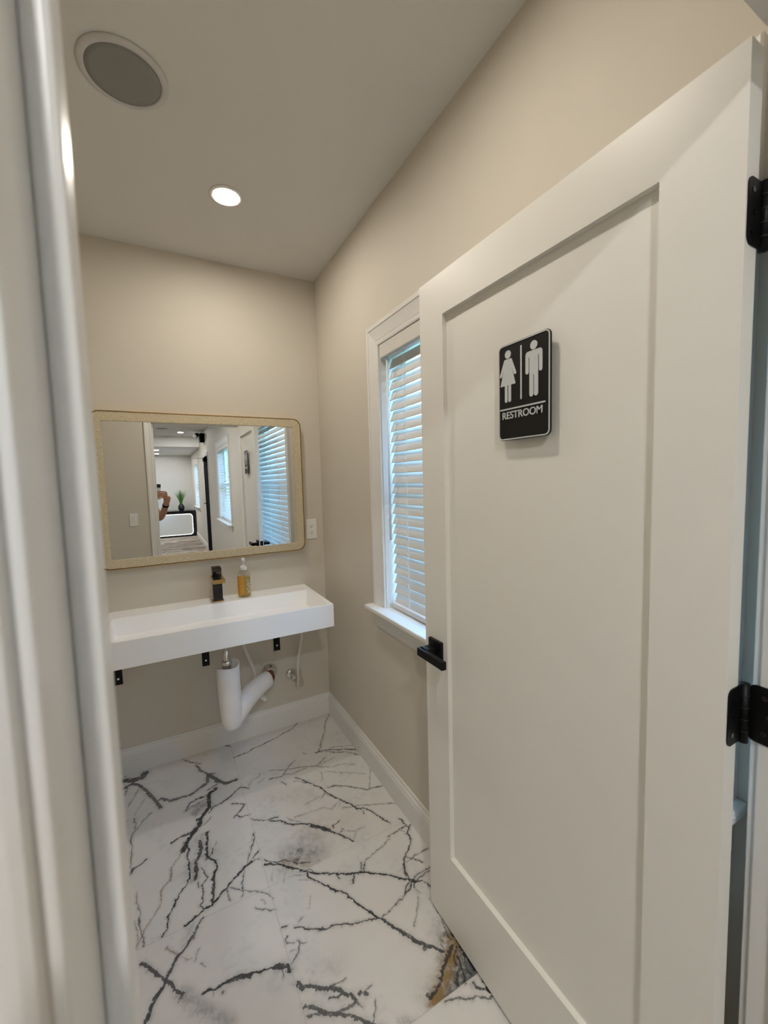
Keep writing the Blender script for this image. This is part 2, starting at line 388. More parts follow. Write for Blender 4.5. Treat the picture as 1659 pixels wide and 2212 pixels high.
# ================================================================ SETTING
# ---- marble print for the floor tiles: computed here from vein lines given in millimetres on the floor
VEINS = """d 24 .85 -1125,-52 -1074,-72 -1038,-73 -1020,-45
d 12 .8 -1111,-112 -1069,-98 -1043,-136 -1006,-205 -981,-268 -953,-341
d 4 .7 -1105,-171 -1093,-116
d 4 .7 -850,-28 -808,-77 -766,-109
d 7 .7 -790,-108 -774,-161 -740,-223 -710,-231
d 14 .8 -740,-223 -708,-283 -674,-329 -624,-332
d 5 .7 -707,-313 -751,-335
d 10 .75 -745,-228 -749,-279 -789,-301 -823,-324 -877,-320 -919,-321 -953,-278 -970,-286
d 14 .95 -719,-348 -750,-366 -754,-423 -756,-456 -782,-479 -804,-503 -803,-530 -821,-554 -839,-573 -856,-600 -877,-642
d 4 .9 -754,-370 -802,-372 -830,-379 -850,-418
g 10 .6 -850,-418 -811,-407 -760,-391
g 22 .6 -814,-455 -799,-431 -760,-431
d 4 .6 -758,-520 -788,-544 -814,-548
d 6 .85 -914,-576 -889,-567 -870,-564 -838,-559
d 4.5 .85 -609,-387 -661,-425 -702,-454 -742,-464 -759,-488
d 3.2 .8 -665,-481 -613,-511 -635,-543 -659,-561 -668,-572
d 3.2 .8 -659,-561 -641,-582 -607,-587
b 3 .5 -772,-592 -806,-602
d 6 .95 -776,-595 -789,-666 -788,-719 -766,-752 -761,-783 -776,-814 -781,-833
d 4 .9 -766,-692 -772,-715 -788,-723
d 9 .85 -811,-626 -807,-664 -817,-702 -833,-722 -833,-762 -838,-797
d 4 .9 -857,-618 -852,-647 -864,-687 -854,-718 -857,-786
g 20 .45 -851,-731 -848,-765 -847,-792
g 30 .35 -810,-618 -799,-678 -777,-708
b 1.8 .75 -868,-593 -882,-630 -889,-664 -915,-695 -918,-755
d 2.2 .7 -986,-355 -1021,-388 -1059,-450 -1058,-529 -1056,-622
d 2.2 .7 -1056,-352 -1051,-416
d 5 .85 -1054,-654 -1044,-632 -1022,-621 -1003,-607
d 10 .85 -1053,-647 -1047,-635
d 1.5 .6 -1049,-161 -1081,-261
b 1.2 .5 -1019,-240 -1058,-335
d 2 .8 -607,-698 -642,-781 -668,-837 -683,-890
d 4 .85 -609,-792 -639,-813
d 3 .8 -616,-830 -634,-824
d 4 .85 -639,-830 -673,-850 -713,-872
d 5 .8 -630,-21 -610,-41
d 2 .7 -759,-683 -751,-666
b 1.8 .75 -915,-700 -916,-746 -950,-785 -958,-851 -978,-878 -999,-905 -1005,-923
d 3.5 .95 -852,-716 -858,-779 -874,-814 -894,-834 -911,-865 -928,-907 -938,-943 -948,-961
d 6 .95 -911,-871 -905,-848
g 18 .5 -838,-724 -839,-793
d 4 .85 -826,-731 -829,-769 -837,-799
d 6.5 .9 -787,-729 -762,-755 -763,-791 -778,-817 -779,-854 -789,-898 -795,-925 -812,-935
d 3 .85 -817,-760 -798,-813 -820,-838 -818,-875 -822,-899 -831,-907 -823,-935
d 2.5 .7 -828,-818 -829,-843
d 5.5 .95 -642,-824 -674,-846 -717,-871 -741,-897 -774,-913 -793,-929 -820,-936 -839,-945 -855,-948 -881,-959
d 2.3 .8 -671,-848 -686,-896 -696,-951
d 1.4 .7 -738,-895 -737,-951
d 1.8 .7 -732,-895 -707,-917 -669,-949
d 3.5 .85 -825,-965 -842,-983 -855,-990
d 6 .85 -845,-990 -869,-1011 -885,-1030 -900,-1045 -924,-1078 -942,-1099
d 8 .6 -855,-990 -862,-1010
b 1.5 .7 -936,-1001 -923,-1019 -900,-1043
d 1.3 .5 -896,-1057 -868,-1075
d 1.3 .5 -846,-1058 -860,-1089
d 6 .85 -1012,-1010 -991,-1030 -966,-1061 -947,-1092 -925,-1127 -915,-1147 -896,-1164
g 22 .45 -896,-1164 -876,-1194 -856,-1220 -827,-1257 -789,-1297
d 8 .9 -942,-1101 -951,-1115 -966,-1132 -976,-1152 -982,-1174 -994,-1183 -1001,-1191
d 3 .6 -898,-1170 -911,-1178
d 5 .95 -847,-1190 -833,-1189 -816,-1196 -786,-1195 -763,-1196 -731,-1204 -683,-1222
d 10 .85 -775,-1196 -729,-1208
d 2 .7 -823,-1195 -822,-1209
d 2.5 .7 -791,-1213 -796,-1219
d 1.8 .7 -1032,-745 -1028,-792 -1016,-828 -1012,-892 -1003,-929 -1002,-960
d 1.8 .6 -1032,-859 -1021,-896 -1020,-931 -1021,-958
b 2.2 .6 -1006,-922 -1020,-953
g 16 .25 -878,-1000 -862,-969
d 2 .5 -842,-1104 -834,-1119
d 3 .8 -602,-843 -580,-872 -554,-883
d 5.5 .95 -604,-866 -559,-892 -527,-919 -492,-953 -472,-974
d 4 .7 -554,-887 -532,-888 -490,-924 -450,-947
g 55 .5 -504,-883 -479,-889 -456,-902 -416,-917
g 26 .75 -467,-883 -484,-907
b 22 .35 -530,-905 -456,-944
d 4.5 .95 -472,-974 -444,-997 -411,-1016 -377,-1040 -321,-1068 -287,-1084 -262,-1102 -223,-1130
d 2 .8 -473,-966 -458,-972 -446,-993
g 3 .6 -495,-953 -473,-977
d 2 .8 -373,-1046 -368,-1067
d 4 .8 -316,-1071 -320,-1088 -335,-1105
d 2.3 .85 -271,-1042 -279,-1069 -286,-1081
d 2 .85 -260,-1048 -276,-1086
d 1.2 .6 -254,-1044 -210,-1036 -172,-1027
d 4 .95 -471,-982 -471,-1001 -449,-1032 -426,-1064 -398,-1101 -376,-1117 -370,-1134 -345,-1192 -319,-1235 -308,-1263 -303,-1278
d 1.4 .5 -509,-968 -475,-983
d 1.2 .5 -503,-990 -472,-1012 -452,-1030
d 4 .8 -603,-1125 -588,-1133
d 3.6 .85 -564,-1147 -542,-1157 -525,-1175 -511,-1183 -474,-1201 -442,-1211 -387,-1230 -339,-1245 -311,-1258
b 5 .6 -543,-1159 -491,-1193
d 1.3 .4 -490,-1069 -506,-1113
d 2.3 .7 -591,-1163 -600,-1170 -601,-1183
d 2 .6 -599,-1183 -580,-1192
d 2.3 .75 -565,-1195 -570,-1212 -572,-1227 -583,-1238 -598,-1245
d 2.2 .6 -566,-1200 -548,-1210
d 1.5 .5 -594,-1211 -581,-1212
d 4 .95 -741,-1206 -713,-1213 -669,-1225 -650,-1230
d 6 .9 -732,-1207 -718,-1214
d 10 .9 -650,-1230 -633,-1230 -610,-1241 -607,-1257
d 1.5 .8 -628,-1241 -629,-1264
d 8.5 .85 -600,-1302 -596,-1316 -579,-1325 -561,-1338 -542,-1349
d 7.5 .85 -533,-1354 -514,-1364 -500,-1379 -489,-1397 -474,-1405 -469,-1423
d 4 .8 -530,-1378 -489,-1397
d 2.6 .7 -513,-1361 -474,-1362
d 7 .85 -458,-1410 -451,-1412
d 5 .8 -442,-1416 -436,-1424
d 2 .7 -442,-1416 -419,-1407
d 8 .8 -601,-1362 -577,-1377 -559,-1396 -534,-1414 -510,-1434 -488,-1454 -471,-1470 -453,-1486 -428,-1510
d 3 .7 -601,-1385 -569,-1397
d 4 .7 -519,-1420 -494,-1426 -465,-1430
d 2 .6 -465,-1432 -460,-1443
d 2 .7 -423,-1451 -434,-1473 -449,-1488
d 3 .6 -684,-937 -653,-958 -624,-985 -607,-1015
d 1.5 .5 -641,-999 -631,-1017
d 2.8 .6 -666,-1021 -606,-1059
d 1.1 .35 -577,-902 -593,-953
d 1.1 .4 -556,-918 -562,-930
d 1.1 .4 -539,-939 -556,-978
g 40 .15 -533,-1297 -492,-1308
d 1.5 .6 -549,-1135 -531,-1130
d 2.8 .85 -603,-149 -553,-143 -434,-113 -363,-90 -270,-56 -210,-8
b 2.8 .85 0,0 -59,-83 -107,-182 -151,-264 -195,-331
d 4.5 .85 -215,-335 -178,-337 -128,-358 -68,-393 -1,-433
d 2.5 .7 -197,-337 -115,-386 -57,-424 -6,-486
d 1.5 .6 -140,-339 -107,-342 -2,-391
d 2 .6 -271,-305 -263,-322
d 2.8 .8 -327,-339 -350,-355 -397,-400 -419,-421 -436,-421 -479,-412
b 1.9 .75 -464,-346 -401,-383 -301,-413 -246,-438 -178,-403
b 1.5 .6 -246,-438 -177,-486 -119,-491 -66,-530
d 1.2 .6 -233,-439 -144,-424
d 2 .6 -367,-431 -291,-426
d 2 .6 -410,-419 -389,-418 -371,-432
d 2 .6 -502,-396 -528,-410
b 1.5 .6 -575,-409 -561,-378 -519,-369 -508,-345
d 4 .8 -604,-398 -578,-423
d 4 .8 -434,-462 -415,-490
d 3.6 .8 -359,-470 -334,-505
d 2 .6 -375,-490 -318,-534
d 5 .9 -334,-505 -309,-545 -276,-596 -266,-639 -243,-688 -222,-718 -198,-749 -177,-795 -160,-810
d 2 .7 -268,-644 -293,-656
b 1.2 .5 -294,-647 -377,-656
d 1.8 .6 -231,-718 -240,-741
b 1.5 .6 -236,-721 -277,-742 -301,-722 -356,-712 -437,-702
b 1.5 .6 -223,-768 -171,-781 -120,-806
d 3 .85 -242,-610 -214,-614 -168,-650 -88,-722
d 1.5 .6 -240,-492 -255,-544
d 1.2 .5 -220,-503 -49,-615
d 3 .8 -604,-616 -556,-654 -498,-667
d 4.5 .95 -537,-665 -462,-724 -410,-761 -372,-791 -334,-842 -300,-886 -261,-943
d 11 .9 -384,-784 -328,-846
d 5 .6 -451,-738 -410,-761
d 1.8 .6 -470,-688 -418,-739
d 2.5 .8 -608,-698 -629,-759
d 3 .7 -272,-819 -304,-831 -311,-846
d 5 .6 -292,-877 -278,-870
d 1.5 .5 -298,-873 -235,-902 -191,-901
b 1.2 .5 -235,-904 -257,-943
g 45 .25 -439,-829 -392,-851
b 90 .14 -356,-800 -263,-854
b 60 .12 -523,-519 -352,-613
d 4.2 .85 -151,-812 -131,-840 -117,-885 -89,-939
d 3 .8 -159,-821 -164,-836
d 2.8 .85 -89,-720 -67,-720 -12,-735
d 1.5 .6 -12,-600 -35,-642 -77,-714
d 1.5 .6 -232,-764 -180,-778 -12,-855
d 3.6 .85 -44,-940 -36,-948 -40,-975 -33,-999 -49,-1024 -51,-1059 -71,-1079 -110,-1099 -133,-1131 -146,-1163 -153,-1192
d 3 .8 -33,-999 -13,-983
d 3 .75 -41,-984 -97,-996 -129,-998
d 1.2 .6 -131,-1008 -165,-1020 -211,-1037 -257,-1048
d 1.5 .6 -72,-996 -52,-1022
d 2.3 .75 -12,-1122 -74,-1120 -95,-1129
d 2.3 .75 -114,-1111 -93,-1132 -76,-1148 -69,-1160
d 1.5 .6 -75,-1115 -95,-1129 -123,-1132
d 5 .92 -275,-1092 -234,-1123 -197,-1152 -166,-1185 -155,-1196 -140,-1207 -112,-1219
d 9 .95 -155,-1195 -137,-1213
d 2.5 .8 -137,-1202 -104,-1190 -58,-1194
d 2 .8 -131,-1209 -63,-1202
d 3 .8 -112,-1219 -90,-1263
d 3 .85 -158,-1201 -177,-1215 -191,-1231
d 3 .85 -152,-1208 -163,-1226 -187,-1230
d 5 .8 -143,-1216 -149,-1227
d 2 .75 -166,-1225 -205,-1238 -279,-1255 -306,-1264
d 1.5 .6 -154,-1263 -175,-1292 -221,-1340
d 2 .5 -146,-1232 -141,-1255
d 6.5 .88 -308,-1262 -293,-1288 -271,-1324 -258,-1344 -244,-1368 -232,-1388 -214,-1404 -198,-1422 -184,-1448
d 10 .7 -271,-1324 -245,-1364
d 8 .7 -216,-1406 -228,-1409
d 1.5 .6 -176,-1423 -181,-1444
g 6 .5 -122,-1293 -124,-1361 -133,-1419 -126,-1445
d 2.5 .7 -132,-1373 -139,-1403 -142,-1436
g 50 1.0 -131,-1460 -141,-1505 -149,-1528
g 45 1.0 -166,-1482 -182,-1528 -208,-1539
g 32 .95 -256,-1532 -224,-1538
b 23 .95 -139,-1437 -169,-1466 -213,-1497 -248,-1517 -275,-1536
d 4 .8 -140,-1452 -163,-1472 -169,-1503 -198,-1527
d 3 .8 -132,-1484 -151,-1513 -146,-1532
g 60 .85 -126,-1435 -133,-1472 -147,-1515 -181,-1531
g 50 .8 -151,-1461 -174,-1505 -208,-1531 -245,-1536
d 7 .9 -151,-1443 -194,-1472 -244,-1506 -282,-1523
d 12 .95 -121,-1429 -124,-1479 -123,-1539
d 5 .9 -151,-1476 -164,-1511 -177,-1539
d 5 .9 -191,-1518 -198,-1540
d 6 .8 -285,-1508 -278,-1522
d 7 .85 -157,-1550 -155,-1567 -139,-1581
d 7 .85 -127,-1556 -128,-1585
d 14 .95 -126,-1583 -123,-1595
d 4 .7 -250,-1550 -236,-1554 -199,-1571 -133,-1606 -122,-1613
d 4 .8 -122,-1613 -122,-1674
g 14 .35 -378,-1523 -360,-1536 -340,-1544
d 2 .7 -421,-1449 -433,-1471 -451,-1489"""
TX = [XL, -1.21, -.607, 0.0]                          # tile joints, metres
TY = [0.0, -.345, -.965, -1.54, -2.2]
PX = 0.8                                              # texels per millimetre
FX0, FX1, FY0, FY1 = -1.64, 0.0, -2.26, 0.0
FW, FH = int((FX1 - FX0) * 1000 * PX), int((FY1 - FY0) * 1000 * PX)
rng = np.random.default_rng(11)
def vnoise(cell):
    gh, gw = int(FH / cell) + 3, int(FW / cell) + 3
    g = rng.random((gh, gw)).astype(np.float32)
    y = np.arange(FH) / cell; x = np.arange(FW) / cell
    yi = y.astype(int); xi = x.astype(int)
    fy = (y - yi)[:, None]; fx = (x - xi)[None, :]
    fy = fy * fy * (3 - 2 * fy); fx = fx * fx * (3 - 2 * fx)
    a = g[yi][:, xi]; b = g[yi][:, xi + 1]; c = g[yi + 1][:, xi]; d = g[yi + 1][:, xi + 1]
    return (a * (1 - fx) + b * fx) * (1 - fy) + (c * (1 - fx) + d * fx) * fy
def marble():
    gx = (FX0 * 1000 + (np.arange(FW) + 0.5) / PX)[None, :].astype(np.float32)
    gy = (FY0 * 1000 + (np.arange(FH) + 0.5) / PX)[:, None].astype(np.float32)
    n5, n5b, n12, n12b = vnoise(4), vnoise(4), vnoise(11), vnoise(11)
    n40, n40b, n3, n90, n220 = vnoise(34), vnoise(34), vnoise(2.6), vnoise(80), vnoise(200)
    wx = gx + 8 * (n40 - .5) + 6 * (n12 - .5) + 4.5 * (n5 - .5)
    wy = gy + 8 * (n40b - .5) + 6 * (n12b - .5) + 4.5 * (n5b - .5)
    D = np.zeros((FH, FW), np.float32); G = D.copy(); Bn = D.copy()
    lines = [l.split() for l in VEINS.strip().split('\n')]
    r = random.Random(5)
    for _ in range(34):                              # tiles outside the photograph: free veins
        x, y = r.uniform(-1640, -1120), r.uniform(-2200, 0)
        a = r.uniform(0, 6.28); w = r.choice((1.5, 2, 2.5, 4, 6, 9))
        pts = []
        for k in range(r.randint(4, 9)):
            pts.append((x, y)); a += r.gauss(0, .5); s = r.uniform(30, 80); x += s * math.cos(a); y += s * math.sin(a)
            if x > -1090: break
        if len(pts) > 1: lines.append([r.choice('dddgb'), str(w), '.8'] + ['%d,%d' % p for p in pts])
    wmod = 0.50 + 1.1 * n5 * 0.65 + 0.75 * n12 * 0.65
    for t, w, s, *pts in lines:
        w = float(w); w *= 1.12 if w >= 6 else 0.98; s = float(s)
        P = [tuple(map(float, p.split(','))) for p in pts]
        pad = w * (1.6 if t == 'g' else .9) + 14
        soft = t == 'g' or (t == 'b' and w > 12)
        tx, ty = -1e9, -1e9; ux, uy = 1e9, 1e9
        if soft:                                     # clouds stay on their own tile's print
            mx, my = sum(q[0] for q in P) / len(P), sum(q[1] for q in P) / len(P)
            for a, b in zip(TX, TX[1:]):
                if a * 1000 <= mx <= b * 1000: tx, ux = a * 1000, b * 1000
            for a, b in zip(TY, TY[1:]):
                if b * 1000 <= my <= a * 1000: ty, uy = b * 1000, a * 1000
        for (x0, y0), (x1, y1) in zip(P, P[1:]):
            i0 = max(0, int((min(x0, x1) - pad - FX0 * 1000) * PX)); i1 = min(FW, int((max(x0, x1) + pad - FX0 * 1000) * PX) + 1)
            j0 = max(0, int((min(y0, y1) - pad - FY0 * 1000) * PX)); j1 = min(FH, int((max(y0, y1) + pad - FY0 * 1000) * PX) + 1)
            if i1 <= i0 or j1 <= j0: continue
            S = (slice(j0, j1), slice(i0, i1))
            dx, dy = x1 - x0, y1 - y0
            L2 = dx * dx + dy * dy + 1e-6
            tt = np.clip(((wx[S] - x0) * dx + (wy[S] - y0) * dy) / L2, 0, 1)
            d = np.hypot(wx[S] - x0 - tt * dx, wy[S] - y0 - tt * dy)
            if soft:
                v = np.clip(s * np.exp(-(d / w) ** 2 * 1.3) * (.35 + .75 * n12[S] + .55 * n5[S]), 0, 1)
                v = v * ((gx[:, i0:i1] > tx) & (gx[:, i0:i1] < ux) & (gy[j0:j1] > ty) & (gy[j0:j1] < uy))
                tgt = G if t == 'g' else Bn
            else:
                hw = (w * .5 + .35) * wmod[S]
                v = s * np.clip((hw - d) / 1.1 + .5, 0, 1)
                if w > 6: v *= np.clip(.42 + 1.0 * n5[S] + .5 * n3[S], 0, 1)     # broken, brecciated bands
                tgt = Bn if t == 'b' else D
                G[S] = np.maximum(G[S], s * .42 * np.exp(-(d / (w * .8 + 5)) ** 2) * (.4 + n12[S]))
            tgt[S] = np.maximum(tgt[S], v)
    base = np.array((.72, .70, .672), np.float32)
    cool = np.array((.64, .65, .64), np.float32)
    pink = np.array((.70, .655, .645), np.float32)
    k1 = np.clip((n90 * .6 + n40 * .4 - .42) * 2.2, 0, 1)[..., None] * .75
    k2 = np.clip((n220 * .6 + n40b * .4 - .45) * 2.4, 0, 1)[..., None] * .7
    col = base + (cool - base) * k1
    col = col + (pink - col) * k2
    col = col * (1 - .07 * np.clip((n12 - .55) * 3, 0, 1) * np.clip((n90 - .4) * 3, 0, 1))[..., None]
    G = np.clip(G, 0, 1)[..., None]; Bn = np.clip(Bn, 0, 1)[..., None]; D = np.clip(D, 0, 1)[..., None]
    col = col + (np.array((.125, .13, .135), np.float32) - col) * G
    col = col + (np.array((.27, .17, .06), np.float32) - col) * Bn * .9
    col = col + (np.array((.035, .037, .043), np.float32) - col) * D
    return np.concatenate([col, np.ones((FH, FW, 1), np.float32)], 2)

marble_print = bpy.data.images.new('marble_print', FW, FH, float_buffer=True)
marble_print.colorspace_settings.name = 'Non-Color'
marble_print.pixels.foreach_set(marble().astype(np.float32).ravel())
marble_print.update()
marble_print.pack()
m_tile = mat('polished_marble_tile', (0.75, 0.73, 0.70), 0.22, spec=0.45)
nt = m_tile.node_tree
uvn = nt.nodes.new('ShaderNodeUVMap'); uvn.uv_map = 'floor_plan'
tx = nt.nodes.new('ShaderNodeTexImage'); tx.image = marble_print; tx.interpolation = 'Linear'
nt.links.new(uvn.outputs[0], tx.inputs[0])
nt.links.new(tx.outputs[0], nt.nodes['Principled BSDF'].inputs['Base Color'])

floor = struct('floor', bx(XL - .1, 0.1, -2.2, 0.1, -0.10, -0.0016), m_grout, 'white marble-look tile floor with black and grey veins')
for i in range(3):
    for j in range(4):
        g = .0011
        o = obj('tile', bx(TX[i] + g, TX[i + 1] - g, TY[j + 1] + g, TY[j] - g, -.0095, 0.0), m_tile, floor, bevel=.0007, seg=1)
        uv = o.data.uv_layers.new(name='floor_plan')
        for lp in o.data.loops:
            co = o.data.vertices[lp.vertex_index].co + ORG[floor]
            uv.data[lp.index].uv = ((co.x - FX0) / (FX1 - FX0), (co.y - FY0) / (FY1 - FY0))

# hall floor of mixed brown planks
pcols = [(.40, .30, .22), (.52, .43, .34), (.30, .22, .16), (.60, .53, .45), (.45, .38, .32), (.36, .29, .24)]
m_planks = [mat('weathered_plank_%d' % i, tuple(q * .62 for q in c), 0.62, spec=0.25, noise=0.45, nscale=7) for i, c in enumerate(pcols)]
hfloor = struct('floor_hall', bx(HL - .1, .1, HB - .1, -2.2, -.1, -.004), mat('plank_underlay', (.2, .15, .11), .8, noise=.1), 'hall floor of mixed brown and grey planks')
pm = {}
pw, pl = .19, 1.1
k = 0
y = -2.203
while y - pw > -10.6:
    x = HL + (0.0, .45, .8, .25)[k % 4] - .8
    while x < 0:
        x0, x1 = max(x, HL), min(x + pl, 0)
        if x1 - x0 > .05:
            obj('plank', bx(x0 + .001, x1 - .001, y - pw + .001, y - .001, -.008, 0), rnd.choice(m_planks), hfloor)
        x += pl
    y -= pw; k += 1

# ---- walls
WINS = [(-1.995, -.80), (-4.99, -3.79), (-10.15, -8.95)]
holes = [(a - .015, b + .015, .866, 2.05) for a, b in WINS] + [(-7.40, -6.52, -.2, 2.04)]
struct('wall_right', cells(nb(), HB - .12, 0.12, -.1, 2.78, holes, XW, 0.0, .16), m_wall, 'greige right-hand wall with the windows')
struct('wall_back', bx(XL - .12, -.0003, 0.0, .12, -.1, 2.78), m_wall, 'greige wall behind the mirror and sink')
struct('wall_left', bx(XL - .12, XL, DW0, 0, -.1, 2.78), m_wall, 'greige left wall of the restroom')
struct('wall_door', cells(nb(), HL - .12, -.0003, -.1, 2.78, [(-.921, -.0525, -.2, 2.068)], YW, DW1, DW0), m_wall, 'greige wall holding the restroom doorway')
struct('wall_hall_left', bx(HL - .12, HL, HB, DW1, -.1, 2.78), m_hallw, 'pale left wall of the hall')
struct('wall_hall_far', bx(HL - .12, -.0003, HB - .12, HB, -.1, 2.78), m_hallw, 'grey far wall of the hall behind the lit desk')
struct('ceiling', bx(XL - .1, .1, DW0 + .002, .1, CEIL, 2.80), m_ceil, 'flat white restroom ceiling')
struct('ceiling_hall', bx(HL - .1, .1, -8.2, DW1 - .002, HCEIL, 2.80), m_ceil, 'flat white hall ceiling')
struct('ceiling_lowered', bx(HL, -.002, HB, -8.2, SOFF, 2.79), m_ceil, 'lowered ceiling at the far end of the hall')
struct('ground', bx(.3, 14, -18, 10, -.45, -.3), m_lawn, 'green lawn outside the windows')

# ---- baseboards
BP = [(0, 0), (0, .0145), (.098, .0145), (.101, .0125), (.104, .0125), (.112, .011), (.120, .0055), (.126, .0065), (.133, .0055), (.134, 0)]
def baseboard(name, p0, p1, nrm, label):
    p0, p1, n = Vector(p0), Vector(p1), Vector(nrm)
    bm = rings(nb(), [[Vector((p.x, p.y, 0)) + n * h + Vector((0, 0, z)) for z, h in BP] for p in (p0, p1)])
    return struct(name, bm, m_trim, label)
baseboard('baseboard_back', (XL, 0), (0, 0), (0, -1, 0), 'white moulded baseboard under the sink')
baseboard('baseboard_right', (0, 0), (0, -2.11), (-1, 0, 0), 'white moulded baseboard under the window')
baseboard('baseboard_left', (XL, 0), (XL, DW0), (1, 0, 0), 'white moulded baseboard of the restroom left wall')
baseboard('baseboard_door', (XL, DW0), (-.97, DW0), (0, 1, 0), 'white moulded baseboard below the light switch')
baseboard('baseboard_hall', (0, -2.33), (0, -6.44), (-1, 0, 0), 'white baseboard of the hall before the black door')
baseboard('baseboard_far', (0, -7.48), (0, HB), (-1, 0, 0), 'white baseboard of the hall past the black door')

# ---- restroom doorway: jambs, stops, casings
JL, JR, JT = -.9029, -.0705, 2.05
def jamb(name, x0, x1, sx0, sx1, label):
    j = struct(name, bx(x0, x1, DW1, DW0, 0, JT + .018), m_trim, label, bevel=.002)
    obj('door_stop', bx(sx0, sx1, -2.2, -2.172, 0, JT), m_trim, j, bevel=.003)
    return j
jamb('trim_1', JL - .018, JL, JL, -.8919, 'blurred white left jamb of the doorway, closest to the viewer')
jr = jamb('trim_2', JR, JR + .018, JR - .011, JR, 'white right jamb carrying the black hinges')
th = struct('trim_3', bx(JL, JR, DW1, DW0, JT, JT + .018), m_trim, 'white head jamb over the doorway')
obj('door_stop', bx(JL, JR, -2.2, -2.172, JT - .011, JT), m_trim, th, bevel=.003)
CP = [(0, 0), (0, .009), (.003, .011), (.010, .0115), (.013, .0095), (.03, .012), (.045, .0165), (.056, .0165), (.059, .014), (.059, 0)]
path = [(JL - .005, 0), (JL - .005, JT + .005), (JR + .005, JT + .005), (JR + .005, 0)]
struct('trim_4', moulding(nb(), path, CP, lambda a, b, h: (a, DW0 + h, b)), m_trim, 'white door casing on the restroom side')
struct('trim_5', moulding(nb(), path, CP, lambda a, b, h: (a, DW1 - h, b)), m_trim, 'white door casing on the hall side')

# ---- windows
WP = [(0, 0), (0, .009), (.004, .011), (.018, .0115), (.0200, .007), (.023, .009), (.045, .013), (.068, .0185), (.071, .013), (.074, .019), (.088, .020), (.091, .017), (.091, 0)]
def window(n, ya, yb, label):
    w = empty_struct('window_%d' % n, (0, (ya + yb) / 2, .866), label)
    obj('casing', moulding(nb(), [(yb + .004, .886), (yb + .004, 2.036), (ya - .004, 2.036), (ya - .004, .886)], WP, lambda a, b, h: (-h, a, b), -1), m_trim, w)
    bm = nb(); box(bm, -.06, 0, ya - .112, yb + .112, .866, .886); box(bm, -.0005, .125, ya - .0145, yb + .0145, .866, .886)
    obj('sill', bm, m_trim, w, bevel=.005)
    AP = [(0, 0), (0, .021), (.004, .022), (.012, .018), (.05, .013), (.062, .0105), (.066, .0115), (.084, .010), (.086, .008), (.086, 0)]
    obj('apron', rings(nb(), [[(-h, yy, .866 - d) for d, h in AP] for yy in (ya - .09, yb + .09)]), m_trim, w)
    for s, yy in ((1, yb), (-1, ya)):
        obj('side_liner', bx(0, .16, min(yy, yy + s * .0148), max(yy, yy + s * .0148), .886, 2.049), m_trim, w)
    obj('head_liner', bx(0, .16, ya, yb, 2.036, 2.049), m_trim, w)
    mz = 1.45
    sash = obj('sash', cells(nb(), ya, yb, .886, 2.036, [(ya + .045, yb - .045, .94, mz - .018), (ya + .045, yb - .045, mz + .018, 1.99)], XW, .10, .145), m_vinyl, w)
    for z0, z1 in ((.935, mz - .013), (mz + .013, 1.995)):
        obj('pane', bx(.120, .124, ya + .04, yb - .04, z0, z1), m_pane, sash)
    return w
window(1, *WINS[0], 'white cased restroom window partly hidden by the open door')
window(2, *WINS[1], 'hall window next to the restroom, seen in the mirror')
window(3, *WINS[2], 'farthest hall window, past the black door, seen in the mirror')

def blind(ya, yb, tilt, label):
    b = thing('window_blind', (.045, (ya + yb) / 2, .888), label, 'blind', 'faux wood blinds in the windows')
    ya, yb = ya + .004, yb - .004
    obj('valance', bx(-.006, .006, ya, yb, 1.978, 2.0345), m_slat, b, bevel=.003)
    obj('headrail', bx(.02, .072, ya + .004, yb - .004, 1.985, 2.03), m_vinyl, b)
    t = math.radians(tilt); cx_, n = .045, 24
    zs = [1.957 - .0445 * i for i in range(n)]
    d, nn = Vector((math.cos(t), 0, math.sin(t))), Vector((-math.sin(t), 0, math.cos(t)))
    bm = nb(); c = Vector((cx_, 0, zs[0]))
    prof = [(-.025, -.0008), (-.0238, .0012), (-.012, .0019), (0, .0022), (.012, .0019), (.0238, .0012), (.025, -.0008), (.012, -.0012), (0, -.0010), (-.012, -.0012)]
    rings(bm, [[c + d * p + nn * q + Vector((0, yy, 0)) for p, q in prof] for yy in (ya + .008, yb - .008)])
    s0 = obj('slat', bm, m_slat, b)
    for z in zs[1:]:
        copy_part(s0, b, (0, 0, z - zs[0]))
    obj('bottom_rail', bx(.021, .069, ya + .006, yb - .006, .889, .912), m_slat, b, bevel=.003)
    f = d * -.0265; k = d * .0265
    for off in (.135, .42, .775, 1.06):
        yy = yb - off
        bm = nb()
        for q in (f, k):
            cyl(bm, (cx_ + q.x, yy, .905), (cx_ + q.x, yy, 1.99), .0009, n=5)
        for z in zs:
            cyl(bm, (cx_ + f.x, yy, z + f.z), (cx_ + k.x, yy, z + k.z), .0009, n=5)
            cyl(bm, (cx_ + f.x - .003, yy + .007, z + f.z + .022), (cx_ + f.x - .001, yy + .001, z + f.z + .001), .0012, n=5)
        obj('ladder_cord', bm, m_vinyl, b)
    bm = nb(); cyl(bm, (.011, yb - .036, 1.972), (.008, yb - .034, 1.20), .0048, n=8); cyl(bm, (.012, yb - .036, 1.99), (.012, yb - .036, 1.965), .002, n=6)
    obj('tilt_wand', bm, m_vinyl, b, smooth=True)
    return b
blind(*WINS[0], 68, 'white slatted blind beside the open restroom door')
blind(*WINS[1], 24, 'white slatted blind in the first hall window, seen in the mirror')
blind(*WINS[2], 24, 'white slatted blind in the farthest hall window, seen in the mirror')

